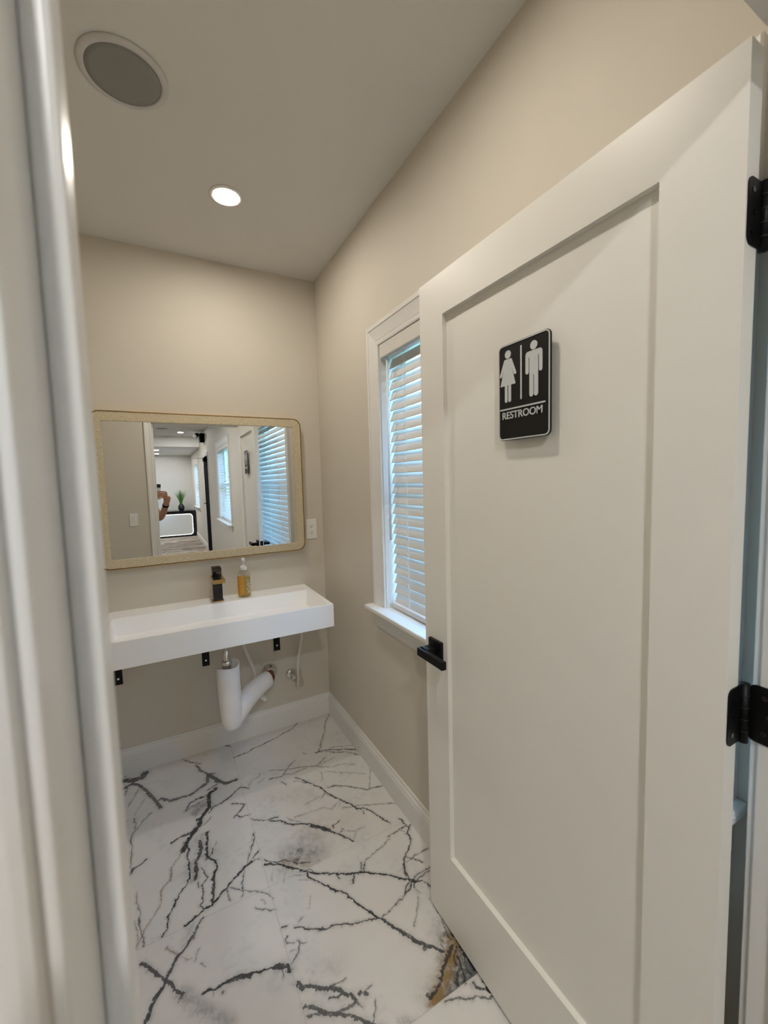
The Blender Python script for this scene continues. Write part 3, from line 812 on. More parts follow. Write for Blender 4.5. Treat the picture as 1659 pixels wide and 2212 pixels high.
# ---- the open restroom door
X0, X1, YF, YH, ZB, ZT = -.132, -.097, -1.308, -2.121, .012, 2.042
door = empty_struct('door_1', (-.1145, YH, 0), 'open white one-panel restroom door with black lever')
door['category'] = 'door'
for a, b in ((YF - .115, YF), (YH, YH + .115)):
    obj('stile', bx(X0, X1, a, b, ZB, ZT), m_door, door)
obj('rail', bx(X0, X1, YH + .115, YF - .115, ZT - .115, ZT), m_door, door)
obj('rail', bx(X0, X1, YH + .115, YF - .115, ZB, .265), m_door, door)
obj('panel', bx(X0 + .0145, X1 - .0145, YH + .11, YF - .11, .26, ZT - .11), m_door, door)
def handle(side):
    xf = X0 if side < 0 else X1
    yc, zc = -1.370, .927
    def X(d): return xf + side * d
    def bxs(d0, d1, *r): return bx(min(X(d0), X(d1)), max(X(d0), X(d1)), *r)
    h = obj('handle', bxs(0, .011, yc - .0325, yc + .0325, zc - .0325, zc + .0325), m_black, door, bevel=.0015, label='black square lever handle')
    bm = bxs(.010, .052, yc - .011, yc + .024, zc - .013, zc + .011)
    box(bm, min(X(.044), X(.060)), max(X(.044), X(.060)), yc - .106, yc + .024, zc - .013, zc + .011)
    obj('lever', bm, m_black, h, bevel=.0012)
handle(-1); handle(1)
lt = obj('latch_plate', bx(-.127, -.102, YF - .001, YF + .0015, .898, .956), m_black, door, bevel=.001)
obj('latch_bolt', bx(-.121, -.108, YF, YF + .011, .918, .936), m_black, lt, bevel=.003)
for z0 in (1.775, 1.037, .20):
    z1 = z0 + .095
    px, py = -.0835, YH - .0035
    hg = obj('hinge', cyl(nb(), (px, py, z0), (px, py, z1), .0068, n=16), m_black, door, smooth=True, label='black butt hinge')
    obj('door_leaf', prism(nb(), rrect(-.1285, px, z0 + .002, z1 - .002, .012), YW, YH - .0018, YH + .0006), m_black, hg)
    obj('jamb_leaf', prism(nb(), rrect(-2.1665, py, z0 + .002, z1 - .002, .012), XW, JR - .0022, JR + .0006), m_black, hg)
    bm = nb()
    for zz in (.2, .4, .6, .8):
        cyl(bm, (px, py, z0 + .095 * zz - .0005), (px, py, z0 + .095 * zz + .0005), .0072, n=16)
    obj('knuckle_joint', bm, m_slot, hg)
    for zz in (.2, .5, .8):
        bm = nb(); cyl(bm, (-.115 + (.006 if zz == .5 else 0), YH - .0016, z0 + .095 * zz), (-.115 + (.006 if zz == .5 else 0), YH - .0028, z0 + .095 * zz), .0042, n=12)
        obj('screw', bm, m_gloss, hg, label='black screw head')
        bm = nb(); cyl(bm, (JR - .002, -2.146 - (.006 if zz == .5 else 0), z0 + .095 * zz), (JR - .0032, -2.146 - (.006 if zz == .5 else 0), z0 + .095 * zz), .0042, n=12)
        obj('screw', bm, m_gloss, hg, label='black screw head')

# ================================================================ THINGS IN THE RESTROOM
# ---- restroom sign on the door: s runs from the free side to the hinge side (mm), t downwards (mm)
sg = thing('restroom_sign', (X0, -1.725, 1.547), 'black RESTROOM sign with woman and man figures on the open door', 'sign')
SC = 1.0
def SG(s, t, d): return (X0 - d, -1.649 - s / 1000.0, 1.768 - t / 1000.0)
obj('plate', prism(nb(), rrect(0, 151, 0, 221, 13), SG, 0, .0045), m_signb, sg, bevel=.0006)
obj('border', frame_ring(nb(), rrect(1.2, 149.8, 1.2, 219.8, 12), rrect(3.9, 147.1, 3.9, 217.1, 9.5), SG, .0043, .0056), m_signg, sg)
DZ = [0]
def dz():
    DZ[0] += 1
    return .0056 + .00003 * (DZ[0] % 9)
def cap(bm, x0, y0, x1, y1, r, n=10):
    a = math.atan2(y1 - y0, x1 - x0)
    pts = [(x0 + r * math.cos(a + math.pi / 2 + math.pi * i / n), y0 + r * math.sin(a + math.pi / 2 + math.pi * i / n)) for i in range(n + 1)]
    pts += [(x1 + r * math.cos(a - math.pi / 2 + math.pi * i / n), y1 + r * math.sin(a - math.pi / 2 + math.pi * i / n)) for i in range(n + 1)]
    prism(bm, pts, SG, .0043, dz())
def disc(bm, x, y, r, n=28): prism(bm, [(x + r * math.cos(6.28319 * i / n), y + r * math.sin(6.28319 * i / n)) for i in range(n)], SG, .0043, dz())
bm = nb()
disc(bm, 31.5, 24, 9.2)
cap(bm, 23.5, 38.5, 39.5, 38.5, 4.2)
prism(bm, [(24.5, 36), (38.5, 36), (41, 46), (54.5, 94), (8, 94), (22, 46)], SG, .0043, dz())
cap(bm, 22.3, 39.5, 9.5, 69.5, 3.5); cap(bm, 40.7, 39.5, 53.5, 69.5, 3.5)
cap(bm, 26, 92, 26, 129, 4.0); cap(bm, 37, 92, 37, 129, 4.0)
obj('woman_figure', bm, m_signg, sg)
bm = nb()
disc(bm, 107.5, 24, 9.6)
cap(bm, 91.5, 41, 123.5, 41, 6.6)
prism(bm, [(95.6, 36), (119.4, 36), (119.4, 86), (95.6, 86)], SG, .0043, dz())
cap(bm, 88.9, 42, 88.9, 78, 4.4); cap(bm, 126.1, 42, 126.1, 78, 4.4)
cap(bm, 101.0, 84, 101.0, 127, 5.4); cap(bm, 114.0, 84, 114.0, 127, 5.4)
obj('man_figure', bm, m_signg, sg)
bm = nb(); cap(bm, 71.5, 16, 71.5, 131, 1.9)
obj('divider', bm, m_signg, sg)
bm = nb(); cap(bm, 8, 149, 137, 149, 1.7)
obj('underline', bm, m_signg, sg)
fc = bpy.data.curves.new('lettering', 'FONT')
fc.body = 'RESTROOM'; fc.size = .0232; fc.extrude = .0008; fc.offset = .00015; fc.align_x = 'CENTER'; fc.space_character = .98
fo = bpy.data.objects.new('lettering_curve', fc); C.objects.link(fo)
bpy.context.view_layer.update()
me = bpy.data.meshes.new_from_object(fo.evaluated_get(bpy.context.evaluated_depsgraph_get()))
bpy.data.objects.remove(fo)
bm = nb(); bm.from_mesh(me)
xs = [v.co.x for v in bm.verts]; k = .117 / (max(xs) - min(xs))
for v in bm.verts:
    v.co = Vector(SG(72.3 + v.co.x * k * 1000, 171.2 - v.co.y * 1000, .005 + v.co.z))
obj('lettering', bm, m_signg, sg, recalc=False)

# ---- wall mirror
mr = thing('wall_mirror', (-.6345, 0, 1.059), 'wide mirror in a rounded beige linen frame over the sink', 'mirror')
out, inn = rrect(-1.144, -.125, 1.059, 1.825, .045), rrect(-1.096, -.173, 1.106, 1.777, .006)
mid = rrect(-1.1395, -.1295, 1.0635, 1.8205, .042)
obj('frame', frame_ring(nb(), mid, inn, YW, -.004, -.032), m_linen, mr, bevel=.0015)
obj('gold_rim', frame_ring(nb(), out, rrect(-1.141, -.128, 1.062, 1.822, .043), YW, 0, -.034), m_gold, mr, label='thin gold metal rim')
obj('glass', bx(-1.098, -.171, -.024, -.020, 1.104, 1.779), m_mirror, mr, label='silvered mirror glass')

# ---- outlet, switch
def plate_thing(name, xc, zc, y, s, label, cat):
    t = thing(name, (xc, y, zc), label, cat)
    def to(a, b, d): return (xc + a, y + s * d, zc + b)
    obj('cover_plate', prism(nb(), rrect(-.0335, .0335, -.0595, .0595, .004), to, 0, .006), m_plate, t, bevel=.0018)
    ins = obj('insert', prism(nb(), rrect(-.0165, .0165, -.0335, .0335, .002), to, .0055, .0075), m_plate, t, bevel=.0006)
    return t, ins, to
t, ins, to = plate_thing('wall_outlet', -.0755, 1.177, 0, -1, 'white wall outlet between the mirror and the corner', 'outlet')
for zz in (.019, -.019):
    bm = nb()
    for a, w in ((-.006, .0012), (.0062, .0009)):
        prism(bm, [(a - w, zz - .004), (a + w, zz - .004), (a + w, zz + .0045), (a - w, zz + .0045)], to, .0070, .0078)
    prism(bm, [(.0028 * math.cos(x * .6283), zz - .0095 + .0028 * math.sin(x * .6283)) for x in range(10)], to, .0070, .0078)
    obj('socket_slots', bm, m_slot, ins, label='dark plug slots')
for zz in (.0035, -.0035):
    obj('button', prism(nb(), rrect(-.006, .006, zz - .0025, zz + .0025, .0006), to, .007, .0086), m_plate, ins)
for zz in (.048, -.048): obj('screw', cyl(nb(), to(0, zz, .0055), to(0, zz, .0066), .0022, n=10), m_plate, t)
t, ins, to = plate_thing('light_switch', -1.097, 1.151, DW0, 1, 'white rocker light switch beside the doorway, seen in the mirror', 'switch')
obj('rocker', rings(nb(), [[to(a, b, d) for a, b, d in q] for q in ([(-.014, -.03, .007), (.014, -.03, .007), (.014, .03, .007), (-.014, .03, .007)], [(-.013, -.029, .0078), (.013, -.029, .0078), (.013, .029, .011), (-.013, .029, .011)])]), m_plate, ins)

# ---- sink: trough basin with a ledge at the wall
sx0, sx1, sy0, sy1, sz0, sz1 = -1.125, -.135, -.488, -.0005, .732, .847
ix0, ix1, iy0, iy1 = -1.100, -.160, -.464, -.140
bm = nb()
def quad(z, x0, x1, y0, y1): return [(x0, y0, z), (x1, y0, z), (x1, y1, z), (x0, y1, z)]
rings(bm, [quad(sz0 + .03, ix0 + .03, ix1 - .03, iy0 + .03, iy1 - .03), quad(sz0, sx0, sx1, sy0, sy1), quad(sz1, sx0, sx1, sy0, sy1), quad(sz1, ix0, ix1, iy0, iy1),
           quad(.766, ix0 + .012, ix1 - .012, iy0 + .012, iy1 - .014)], cap0=False)
sink = thing('wall_sink', (-.63, 0, .732), 'long white trough sink mounted on the back wall', 'sink')
obj('basin', bm, m_solid, sink, bevel=.0035, seg=3)
bm = nb(); lathe(bm, [(.030, .7655), (.030, .768), (.026, .7695), (.012, .7700)], (-.63, -.29, 0))
obj('drain_cover', bm, m_chrome, sink, smooth=True)
for xb, lb in ((-1.108, 'left black steel bracket under the sink, next to the doorway jamb'), (-.703, 'middle black steel bracket under the sink, left of the drain'), (-.316, 'right black steel bracket under the sink, near the corner')):
    t = thing('sink_bracket', (xb, 0, .474), lb, 'bracket', 'black brackets under the sink')
    obj('wall_leg', bx(xb - .0185, xb + .0185, -.006, -.0002, .474, .731), m_black, t, bevel=.001)
    obj('arm', bx(xb - .0185, xb + .0185, -.40, -.0055, .7255, .7317), m_black, t, bevel=.001)
    for zz in (.505, .60): obj('screw', lathe(nb(), [(.0062, 0), (.0055, .0015), (.002, .0025)], (xb, -.006, zz), (0, -1, 0), n=14), m_chrome, t, label='silver screw head')

# ---- faucet
fx, fy = -.632, -.085
fa = thing('faucet', (fx, fy, .847), 'square black faucet with gold spout on the sink ledge', 'faucet')
obj('base_plate', bx(fx - .029, fx + .029, fy - .029, fy + .029, .8468, .8515), m_gold, fa, bevel=.001, label='gold base plate')
obj('body', bx(fx - .0235, fx + .0235, fy - .0235, fy + .0235, .851, .972), m_gloss, fa, bevel=.0015)
bm = bx(fx - .0285, fx + .0285, -.196, fy + .0235, .960, .963)
for a, b in ((-.0285, -.0255), (.0255, .0285)): box(bm, fx + a, fx + b, -.196, fy + .0235, .963, .981)
box(bm, fx - .0285, fx + .0285, -.1962, -.192, .9605, .981)
box(bm, fx + .006, fx + .0256, -.1925, fy + .0235, .977, .981)
obj('spout', bm, m_gold, fa, bevel=.0006, label='gold waterfall spout')
obj('spout_inset', bx(fx - .0255, fx + .006, -.19, fy + .0235, .962, .9785), m_gloss, fa)
obj('cap', bx(fx - .0225, fx + .0225, fy - .0225, fy + .0225, .972, .992), m_gloss, fa, bevel=.001)
hp = [(-.062, .999), (-.060, .991), (-.115, .996), (-.118, 1.020), (-.062, 1.028)]
obj('handle', prism(nb(), [(-.056, .992), (-.113, .992), (-.118, 1.008), (-.112, 1.024), (-.058, 1.028)], lambda a, b, d: (d, a, b), fx - .0225, fx + .0225), m_gloss, fa, bevel=.001)
bm = nb(); lathe(bm, [(.004, 0), (.0035, .001)], (fx, -.1155, 1.003), (0, -1, 0), n=10)
obj('indicator', bm, m_chrome, fa)

# ---- soap bottle
bx_, by_ = -.494, -.083
so = thing('soap_dispenser', (bx_, by_, .847), 'clear pump bottle of golden hand soap beside the faucet', 'soap bottle')
bz = .8472
obj('bottle', lathe(nb(), [(.030, 0), (.033, .003), (.0335, .02), (.0335, .120), (.032, .131), (.026, .140), (.016, .144), (.0145, .150)], (bx_, by_, bz), n=36), m_bottle, so, smooth=True)
obj('liquid', lathe(nb(), [(.028, .004), (.0312, .007), (.0316, .02), (.0316, .108)], (bx_, by_, bz), n=36), m_soap, so, smooth=True)
bm = nb(); R = .0325
def wrap(a0, a1, z0, z1, r, n=14): return [[(bx_ + r * math.cos(math.radians(a0 + (a1 - a0) * i / n)), by_ + r * math.sin(math.radians(a0 + (a1 - a0) * i / n)), z) for i in range(n + 1)] for z in (z0, z1)]
o_ = wrap(178, 262, bz + .016, bz + .118, .0338); i_ = wrap(178, 262, bz + .016, bz + .118, .0334)
ringv = [o_[0] + i_[0][::-1], o_[1] + i_[1][::-1]]
rings(bm, ringv)
obj('amber_label', bm, m_amber, so, label='amber label strip')
bm = nb()
for a, z, r in ((300, .070, .0075), (318, .052, .008), (288, .048, .004), (304, .032, .006), (330, .074, .005), (296, .090, .004)):
    ar = math.radians(a); n_ = Vector((math.cos(ar), math.sin(ar), 0)); c_ = Vector((bx_, by_, bz + z)) + n_ * .0337
    u_, v_, _ = basis(n_)
    for k in range(12):
        t0, t1 = k * math.pi / 6, (k + 1) * math.pi / 6
        P = [c_ + (u_ * math.cos(t) + v_ * math.sin(t)) * q for t, q in ((t0, r), (t1, r), (t1, r * .72), (t0, r * .72))]
        rings(bm, [P, [p + n_ * .0005 for p in P]])
obj('printed_rings', bm, m_plate, so, label='pale printed circles')
pu = obj('pump', lathe(nb(), [(.0155, .146), (.0175, .148), (.0175, .160), (.015, .166), (.009, .172), (.005, .174), (.0045, .196), (.009, .197), (.0095, .208), (.0075, .212)], (bx_, by_, bz), n=24), m_plate, so, smooth=True)
obj('nozzle', bx(bx_ - .006, bx_ + .006, by_ - .034, by_, bz + .199, bz + .210), m_plate, pu, bevel=.003)

# ---- waste pipe, its soft cover, supply hoses
dp = thing('drain_pipe', (-.63, -.285, .232), 'chrome sink drain running down into a white cover and back to the wall', 'drain pipe')
obj('tailpiece', lathe(nb(), [(.016, .735), (.016, .40)], (-.63, -.285, 0), n=20), m_chrome, dp, smooth=True)
obj('slip_nut', lathe(nb(), [(.018, .596), (.0235, .592), (.0245, .575), (.021, .566), (.021, .55)], (-.63, -.285, 0), n=20), m_chrome, dp, smooth=True, label='chrome slip nut')
obj('trap_arm', tube(nb(), spline([(-.50, -.176, .350), (-.47, -.150, .356), (-.44, -.125, .36), (-.392, -.082, .358)], 5), .019, n=14), m_chrome, dp, smooth=True)
obj('wall_stub', tube(nb(), [(-.372, -.002, .356), (-.374, -.035, .356), (-.382, -.085, .357)], .0265, n=18), m_copper, dp, smooth=True, label='brown copper stub')
obj('escutcheon', lathe(nb(), [(.046, 0), (.046, .004), (.042, .012), (.034, .022), (.030, .034), (.0275, .036)], (-.366, -.0003, .357), (0, -1, 0), n=28), m_chrome, dp, smooth=True, label='chrome wall escutcheon')

pc = thing('pipe_cover', (-.62, -.27, .222), 'white padded cover wrapped round the drain trap', 'pipe cover')
def shell(bm, rs, th):
    """open tube with thickness: outer rings, then inner ones back."""
    cen = [sum((Vector(p) for p in r), Vector()) / len(r) for r in rs]
    inner = [[c + (Vector(p) - c) * (1 - th / max(1e-4, (Vector(p) - c).length)) for p in r] for r, c in zip(rs, cen)]
    return rings(bm, rs + inner[::-1], cap0=False, cap1=False)
bm = nb()
prof = [(.0, .003), (.020, .005), (.034, .013), (.042, .028), (.047, .055), (.0505, .10), (.053, .15), (.054, .20), (.0545, .26), (.0550, .345)]
N = 36
rs = []
for r, h in prof[1:]:
    k = h / .345
    ctr = Vector((-.618 - .007 * k, -.262 - .016 * k, .222 + h))
    sk = .030 * max(0, 1 - h / .17)
    rs.append([ctr + Vector((r * math.cos(2 * math.pi * i / N) + sk * .5 * max(0, math.cos(2 * math.pi * i / N - .7)), r * .95 * math.sin(2 * math.pi * i / N) + sk * .5 * max(0, math.sin(2 * math.pi * i / N + .2)), 0)) for i in range(N)])
top = rs[-1]
for i, p in enumerate(top): p.z += .007 * math.cos(2 * math.pi * i / N - .2) + .006 * math.sin(4 * math.pi * i / N)
shell(bm, rs, .004)
bm2 = nb(); rings(bm2, [rs[0], [Vector((-.618, -.262, .2235)) + (p - Vector((-.618, -.262, .2235))) * .45 for p in rs[0]]], cap0=False)
for p in bm2.verts[:]: pass
me_ = bpy.data.meshes.new('tmp'); bm2.to_mesh(me_); bm2.free(); bm.from_mesh(me_); bpy.data.meshes.remove(me_)
for v in bm.verts:
    if v.co.z < .2285 and (Vector((v.co.x, v.co.y)) - Vector((-.618, -.262))).length < .012: v.co.z = .2225
so_ = obj('trap_sleeve', bm, m_pvc, pc, smooth=True)
ap = spline([(-.612, -.257, .272), (-.578, -.232, .302), (-.534, -.198, .328), (-.487, -.163, .346), (-.441, -.130, .357), (-.398, -.100, .361)], 5)
rr = [.0445 + .0135 * (1 - i / (len(ap) - 1)) ** .8 - .008 * max(0, 1 - i / 5) for i in range(len(ap))]
u_ = None; rs = []
for i, p in enumerate(ap):
    d = (ap[min(i + 1, len(ap) - 1)] - ap[max(0, i - 1)]).normalized()
    u = d.cross(Vector((0, 0, 1))).normalized(); v = u.cross(d)
    rs.append([p + (u * math.cos(2 * math.pi * k / N) * .92 + v * math.sin(2 * math.pi * k / N) * 1.04) * rr[i] for k in range(N)])
obj('arm_sleeve', shell(nb(), rs, .004), m_pvc, pc, smooth=True)

sv = thing('shutoff_valve', (-.242, 0, .311), 'chrome shutoff valve on the wall right of the drain', 'valve')
obj('escutcheon', lathe(nb(), [(.031, 0), (.031, .003), (.026, .010), (.015, .014)], (-.242, -.0003, .311), (0, -1, 0), n=24), m_chrome, sv, smooth=True)
bm = nb(); cyl(bm, (-.242, -.012, .311), (-.242, -.05, .311), .0085, n=14); cyl(bm, (-.242, -.040, .302), (-.242, -.040, .325), .0095, n=14)
obj('valve_body', bm, m_chrome, sv, smooth=True)
bm = nb(); lathe(bm, [(.006, .048), (.014, .05), (.014, .058), (.010, .06)], (-.236, 0, .309), (0, -1, 0), n=14)
obj('knob', bm, m_chrome, sv, smooth=True)
h1 = thing('supply_hose', (-.21, -.06, .25), 'white supply hose hanging below the sink near the corner', 'hose', 'white hoses under the sink')
obj('hose_line', tube(nb(), spline([(-.180, -.07, .735), (-.182, -.066, .62), (-.183, -.06, .557), (-.190, -.056, .50), (-.206, -.056, .43), (-.212, -.056, .38), (-.212, -.056, .30), (-.216, -.056, .245)], 5), .0085, n=12), m_hose, h1, smooth=True)
bm = nb(); lathe(bm, [(.011, .10), (.016, .07), (.024, .03), (.026, .004), (.012, 0)], (-.206, -.056, .252), n=20, cap1=False)
obj('plastic_sleeve', bm, m_film, h1, smooth=True, label='clear plastic sleeve at the hose end')
h2 = thing('supply_hose', (-.46, -.05, .21), 'white supply hose curving behind the drain cover', 'hose', 'white hoses under the sink')
obj('hose_line', tube(nb(), spline([(-.535, -.075, .735), (-.525, -.07, .62), (-.508, -.062, .552), (-.478, -.056, .46), (-.460, -.052, .40), (-.450, -.05, .33), (-.430, -.05, .262), (-.402, -.05, .222)], 5), .0085, n=12), m_hose, h2, smooth=True)
obj('end_fitting', tube(nb(), [(-.432, -.05, .243), (-.408, -.05, .219), (-.398, -.05, .213)], [.010, .012, .007], n=12), m_plate, h2, smooth=True)

# ---- ceiling fittings
def ceiling_light(x, y, z, lens, label):
    t = thing('recessed_light', (x, y, z), label, 'ceiling light', 'recessed ceiling lights')
    obj('trim_ring', lathe(nb(), [(.066, 0), (.066, .002), (.062, .0045), (.052, .005), (.049, .002), (.049, .0)], (x, y, z - .0003), (0, 0, -1), n=40), m_trim, t, smooth=True)
    obj('diffuser', lathe(nb(), [(.0495, .001), (.049, .003), (.040, .0042), (.001, .0050)], (x, y, z), (0, 0, -1), n=40), lens, t, smooth=True)
ceiling_light(-.557, -.552, CEIL, m_lens, 'glowing round recessed light in the restroom ceiling above the sink')
ceiling_light(-.60, -1.60, CEIL, m_lens, 'second restroom recessed light, overhead near the doorway, out of view')
def ceiling_speaker(x, y, z, label):
    t = thing('ceiling_speaker', (x, y, z), label, 'speaker')
    obj('trim_ring', lathe(nb(), [(.113, 0), (.113, .004), (.108, .008), (.096, .009), (.094, .006)], (x, y, z - .0003), (0, 0, -1), n=56), m_ring, t, smooth=True)
    obj('grille', lathe(nb(), [(.0945, .004), (.0945, .0075), (.08, .0095), (.001, .0105)], (x, y, z), (0, 0, -1), n=56), m_grille, t, smooth=True)
ceiling_speaker(-.884, -.958, CEIL, 'round grey speaker grille in the restroom ceiling')

# ================================================================ THE HALL, SEEN IN THE MIRROR
for x, y, z, lb in ((-1.05, -3.28, HCEIL, 'hall recessed light just outside the restroom doorway'),
                    (-1.9, -4.9, HCEIL, 'hall recessed light on the far side of the hall ceiling'),
                    (-.412, -7.43, HCEIL, 'bright hall recessed light before the lowered ceiling, seen in the mirror'),
                    (-.882, -9.26, SOFF, 'nearer of two recessed lights in the lowered hall ceiling'),
                    (-.885, -10.6, SOFF, 'farther of two recessed lights in the lowered hall ceiling, above the desk')):
    ceiling_light(x, y, z, m_hlens, lb)
ceiling_speaker(-.759, -6.80, HCEIL, 'round speaker grille in the hall ceiling')

d2 = empty_struct('door_2', (0, -6.96, 0), 'black entry door in the hall wall, seen in the mirror')
d2['category'] = 'door'
obj('slab', bx(.004, .05, -7.365, -6.555, .01, 2.02), m_matte, d2, bevel=.003)
dj = obj('jamb', cells(nb(), -7.40, -6.52, 0, 2.04, [(-7.368, -6.552, -.1, 2.023)], XW, -.002, .16), m_matte, d2)
hd = obj('handle', cyl(nb(), (.004, -7.29, 1.05), (-.05, -7.29, 1.05), .010, n=12), m_chrome, d2, smooth=True, label='silver lever handle')
obj('lever', bx(-.058, -.044, -7.30, -7.18, 1.042, 1.058), m_chrome, hd, bevel=.003)
cl = obj('door_closer', bx(-.055, .004, -7.05, -6.75, 1.93, 2.0), m_matte, d2, bevel=.006)
obj('closer_arm', bx(-.24, -.03, -6.93, -6.905, 1.985, 1.998), m_chrome, cl, bevel=.002)
obj('threshold', bx(-.004, .16, -7.365, -6.555, -.004, .010), m_chrome, d2)
struct('trim_6', moulding(nb(), [(-6.525, 0), (-6.525, 2.035), (-7.395, 2.035), (-7.395, 0)], CP, lambda a, b, h: (-h, a, b), -1), m_trim, 'white casing round the black entry door')

el = thing('emergency_light', (0, -7.05, 2.33), 'black twin emergency light on the hall wall above the black door', 'emergency light')
obj('housing', bx(-.085, -.0003, -7.17, -6.93, 2.33, 2.50), m_matte, el, bevel=.008)
for yy in (-7.13, -6.97):
    hd = obj('lamp_head', lathe(nb(), [(.018, 0), (.034, .02), (.042, .06), (.044, .085)], (-.105, yy, 2.485), (-.75, .45, -.45), n=20), m_black, el, smooth=True)
    obj('lamp_lens', lathe(nb(), [(.041, .0845), (.038, .092), (.001, .096)], (-.105, yy, 2.485), (-.75, .45, -.45), n=20), m_plate, hd, smooth=True, label='white lens')
    obj('lamp_arm', cyl(nb(), (-.06, yy, 2.47), (-.112, yy, 2.487), .010, n=10), m_black, hd)

dk = thing('reception_desk', (-1.0, -10.85, 0), 'black reception desk with a lit rounded panel, seen in the mirror', 'desk')
dx0, dx1, dyf, dyb = -2.05, -.022, -10.56, -11.18
obj('body', bx(dx0, dx1, dyb, dyf, 0, .70), m_gloss, dk, bevel=.004)
obj('desk_top', bx(dx0 - .01, dx1 + .005, dyb - .02, dyf + .02, .70, .735), m_gloss, dk, bevel=.003)
po, pi_ = rrect(dx0 + .08, dx1 - .075, .055, .645, .085), rrect(dx0 + .09, dx1 - .085, .065, .635, .077)
obj('front_panel', prism(nb(), pi_, YW, dyf - .002, dyf + .006), m_frost, dk, label='frosted pale front panel')
obj('light_strip', frame_ring(nb(), po, pi_, YW, dyf - .001, dyf + .012), m_strip, dk, label='glowing white light strip')

pp = thing('potted_grass', (-.362, -10.78, .735), 'spiky green grass in a dark round vase on the desk', 'plant')
vz = obj('vase', lathe(nb(), [(.050, 0), (.066, .012), (.083, .06), (.085, .095), (.070, .140), (.050, .165), (.048, .178), (.042, .178), (.044, .16)], (-.362, -10.78, .7355), n=28, cap1=False), m_vase, pp, smooth=True)
obj('soil', lathe(nb(), [(.044, .150), (.001, .154)], (-.362, -10.78, .7355), n=16, cap0=False), m_slot, pp)
bm = nb(); r = random.Random(3)
for i in range(120):
    a = r.uniform(0, 6.283); lean = r.uniform(.02, .30) ** 1.0; L = r.uniform(.30, .48)
    d = Vector((math.cos(a), math.sin(a), 0)); s = Vector((-d.y, d.x, 0)); b0 = Vector((-.362, -10.78, .888)) + d * r.uniform(0, .036)
    pts = []
    for k in range(5):
        t = k / 4
        pts.append((b0 + d * (lean * t * t * .75 + .05 * t * lean) + Vector((0, 0, L * t * (1 - .25 * lean * t))), .0055 * (1 - t) ** .6 + .0004))
    vv = [[bm.verts.new(p - s * w), bm.verts.new(p + s * w)] for p, w in pts]
    for A, B_ in zip(vv, vv[1:]): bm.faces.new((A[0], A[1], B_[1], B_[0]))
bl = obj('grass_blades', bm, m_blade, pp, recalc=False); bl['kind'] = 'stuff'

# ================================================================ THE PHOTOGRAPHER, SEEN IN THE MIRROR
def skin(name, verts, edges, material, parent, roots=(0,), sub=2, label=None):
    """grow a smooth limb surface over a joint skeleton: verts = [(x, y, z, r or (rx, ry))]."""
    me = bpy.data.meshes.new(name)
    org = ORG[parent]
    me.from_pydata([Vector(v[:3]) - org for v in verts], edges, [])
    o = bpy.data.objects.new(name, me); C.objects.link(o)
    bpy.context.view_layer.objects.active = o
    o.modifiers.new('skin', 'SKIN').use_smooth_shade = True
    sv = me.skin_vertices[0].data
    for i, v in enumerate(verts):
        r = v[3]; sv[i].radius = (r, r) if not isinstance(r, tuple) else r
        sv[i].use_root = i in roots
    sd = o.modifiers.new('subdivision', 'SUBSURF'); sd.levels = sd.render_levels = sub
    bpy.context.view_layer.update()
    m2 = bpy.data.meshes.new_from_object(o.evaluated_get(bpy.context.evaluated_depsgraph_get()))
    bpy.data.objects.remove(o)
    o = bpy.data.objects.new(name, m2); m2.materials.clear(); m2.materials.append(material)
    for p in m2.polygons: p.use_smooth = True
    link(o, parent); ORG[o] = org
    if label: o['label'] = label
    return o

pb = Vector((-1.17, -2.78, 0))
person = thing('person', pb, 'person in a white shirt and watch holding up a phone outside the doorway', 'person')
ex, wr = (-.888, -2.665, 1.098), (-.818, -2.495, 1.272)
shr = (-.985, -2.765, 1.385)
PV = [(-1.17, -2.80, .93, (.108, .078)),      # 0 pelvis
      (-1.17, -2.795, 1.08, (.100, .070)),    # 1 waist
      (-1.17, -2.80, 1.25, (.120, .080)),      # 2 chest
      (-1.17, -2.80, 1.385, (.078, .058)),    # 3 upper chest
      (-1.17, -2.79, 1.455, .052),            # 4 neck
      (-1.17, -2.775, 1.53, .052),            # 5 head base
      (*shr, .044), (*[(a + b) / 2 for a, b in zip(shr, ex)], .044), (*ex, .038),          # 6 7 8
      (-.846, -2.575, 1.185, .036), (*wr, .027), (-.806, -2.468, 1.318, (.036, .022)), (-.810, -2.462, 1.358, (.040, .017)),  # 9..12 hand
      (-1.355, -2.80, 1.385, .044), (-1.385, -2.82, 1.24, .041), (-1.40, -2.82, 1.11, .037), (-1.395, -2.78, .98, .034), (-1.39, -2.74, .87, .026), (-1.385, -2.73, .80, (.020, .038)),  # 13..18
      (-1.08, -2.80, .84, .085), (-1.07, -2.79, .50, .056), (-1.07, -2.82, .30, .050), (-1.07, -2.825, .09, .030), (-1.07, -2.74, .036, .022),  # 19..23
      (-1.26, -2.80, .84, .085), (-1.27, -2.79, .50, .056), (-1.27, -2.82, .30, .050), (-1.27, -2.825, .09, .030), (-1.27, -2.74, .036, .022)]  # 24..28
PE = [(0, 1), (1, 2), (2, 3), (3, 4), (4, 5), (3, 6), (6, 7), (7, 8), (8, 9), (9, 10), (10, 11), (11, 12), (3, 13), (13, 14), (14, 15), (15, 16), (16, 17), (17, 18),
      (0, 19), (19, 20), (20, 21), (21, 22), (22, 23), (0, 24), (24, 25), (25, 26), (26, 27), (27, 28)]
body = skin('body', PV, PE, m_skin, person)
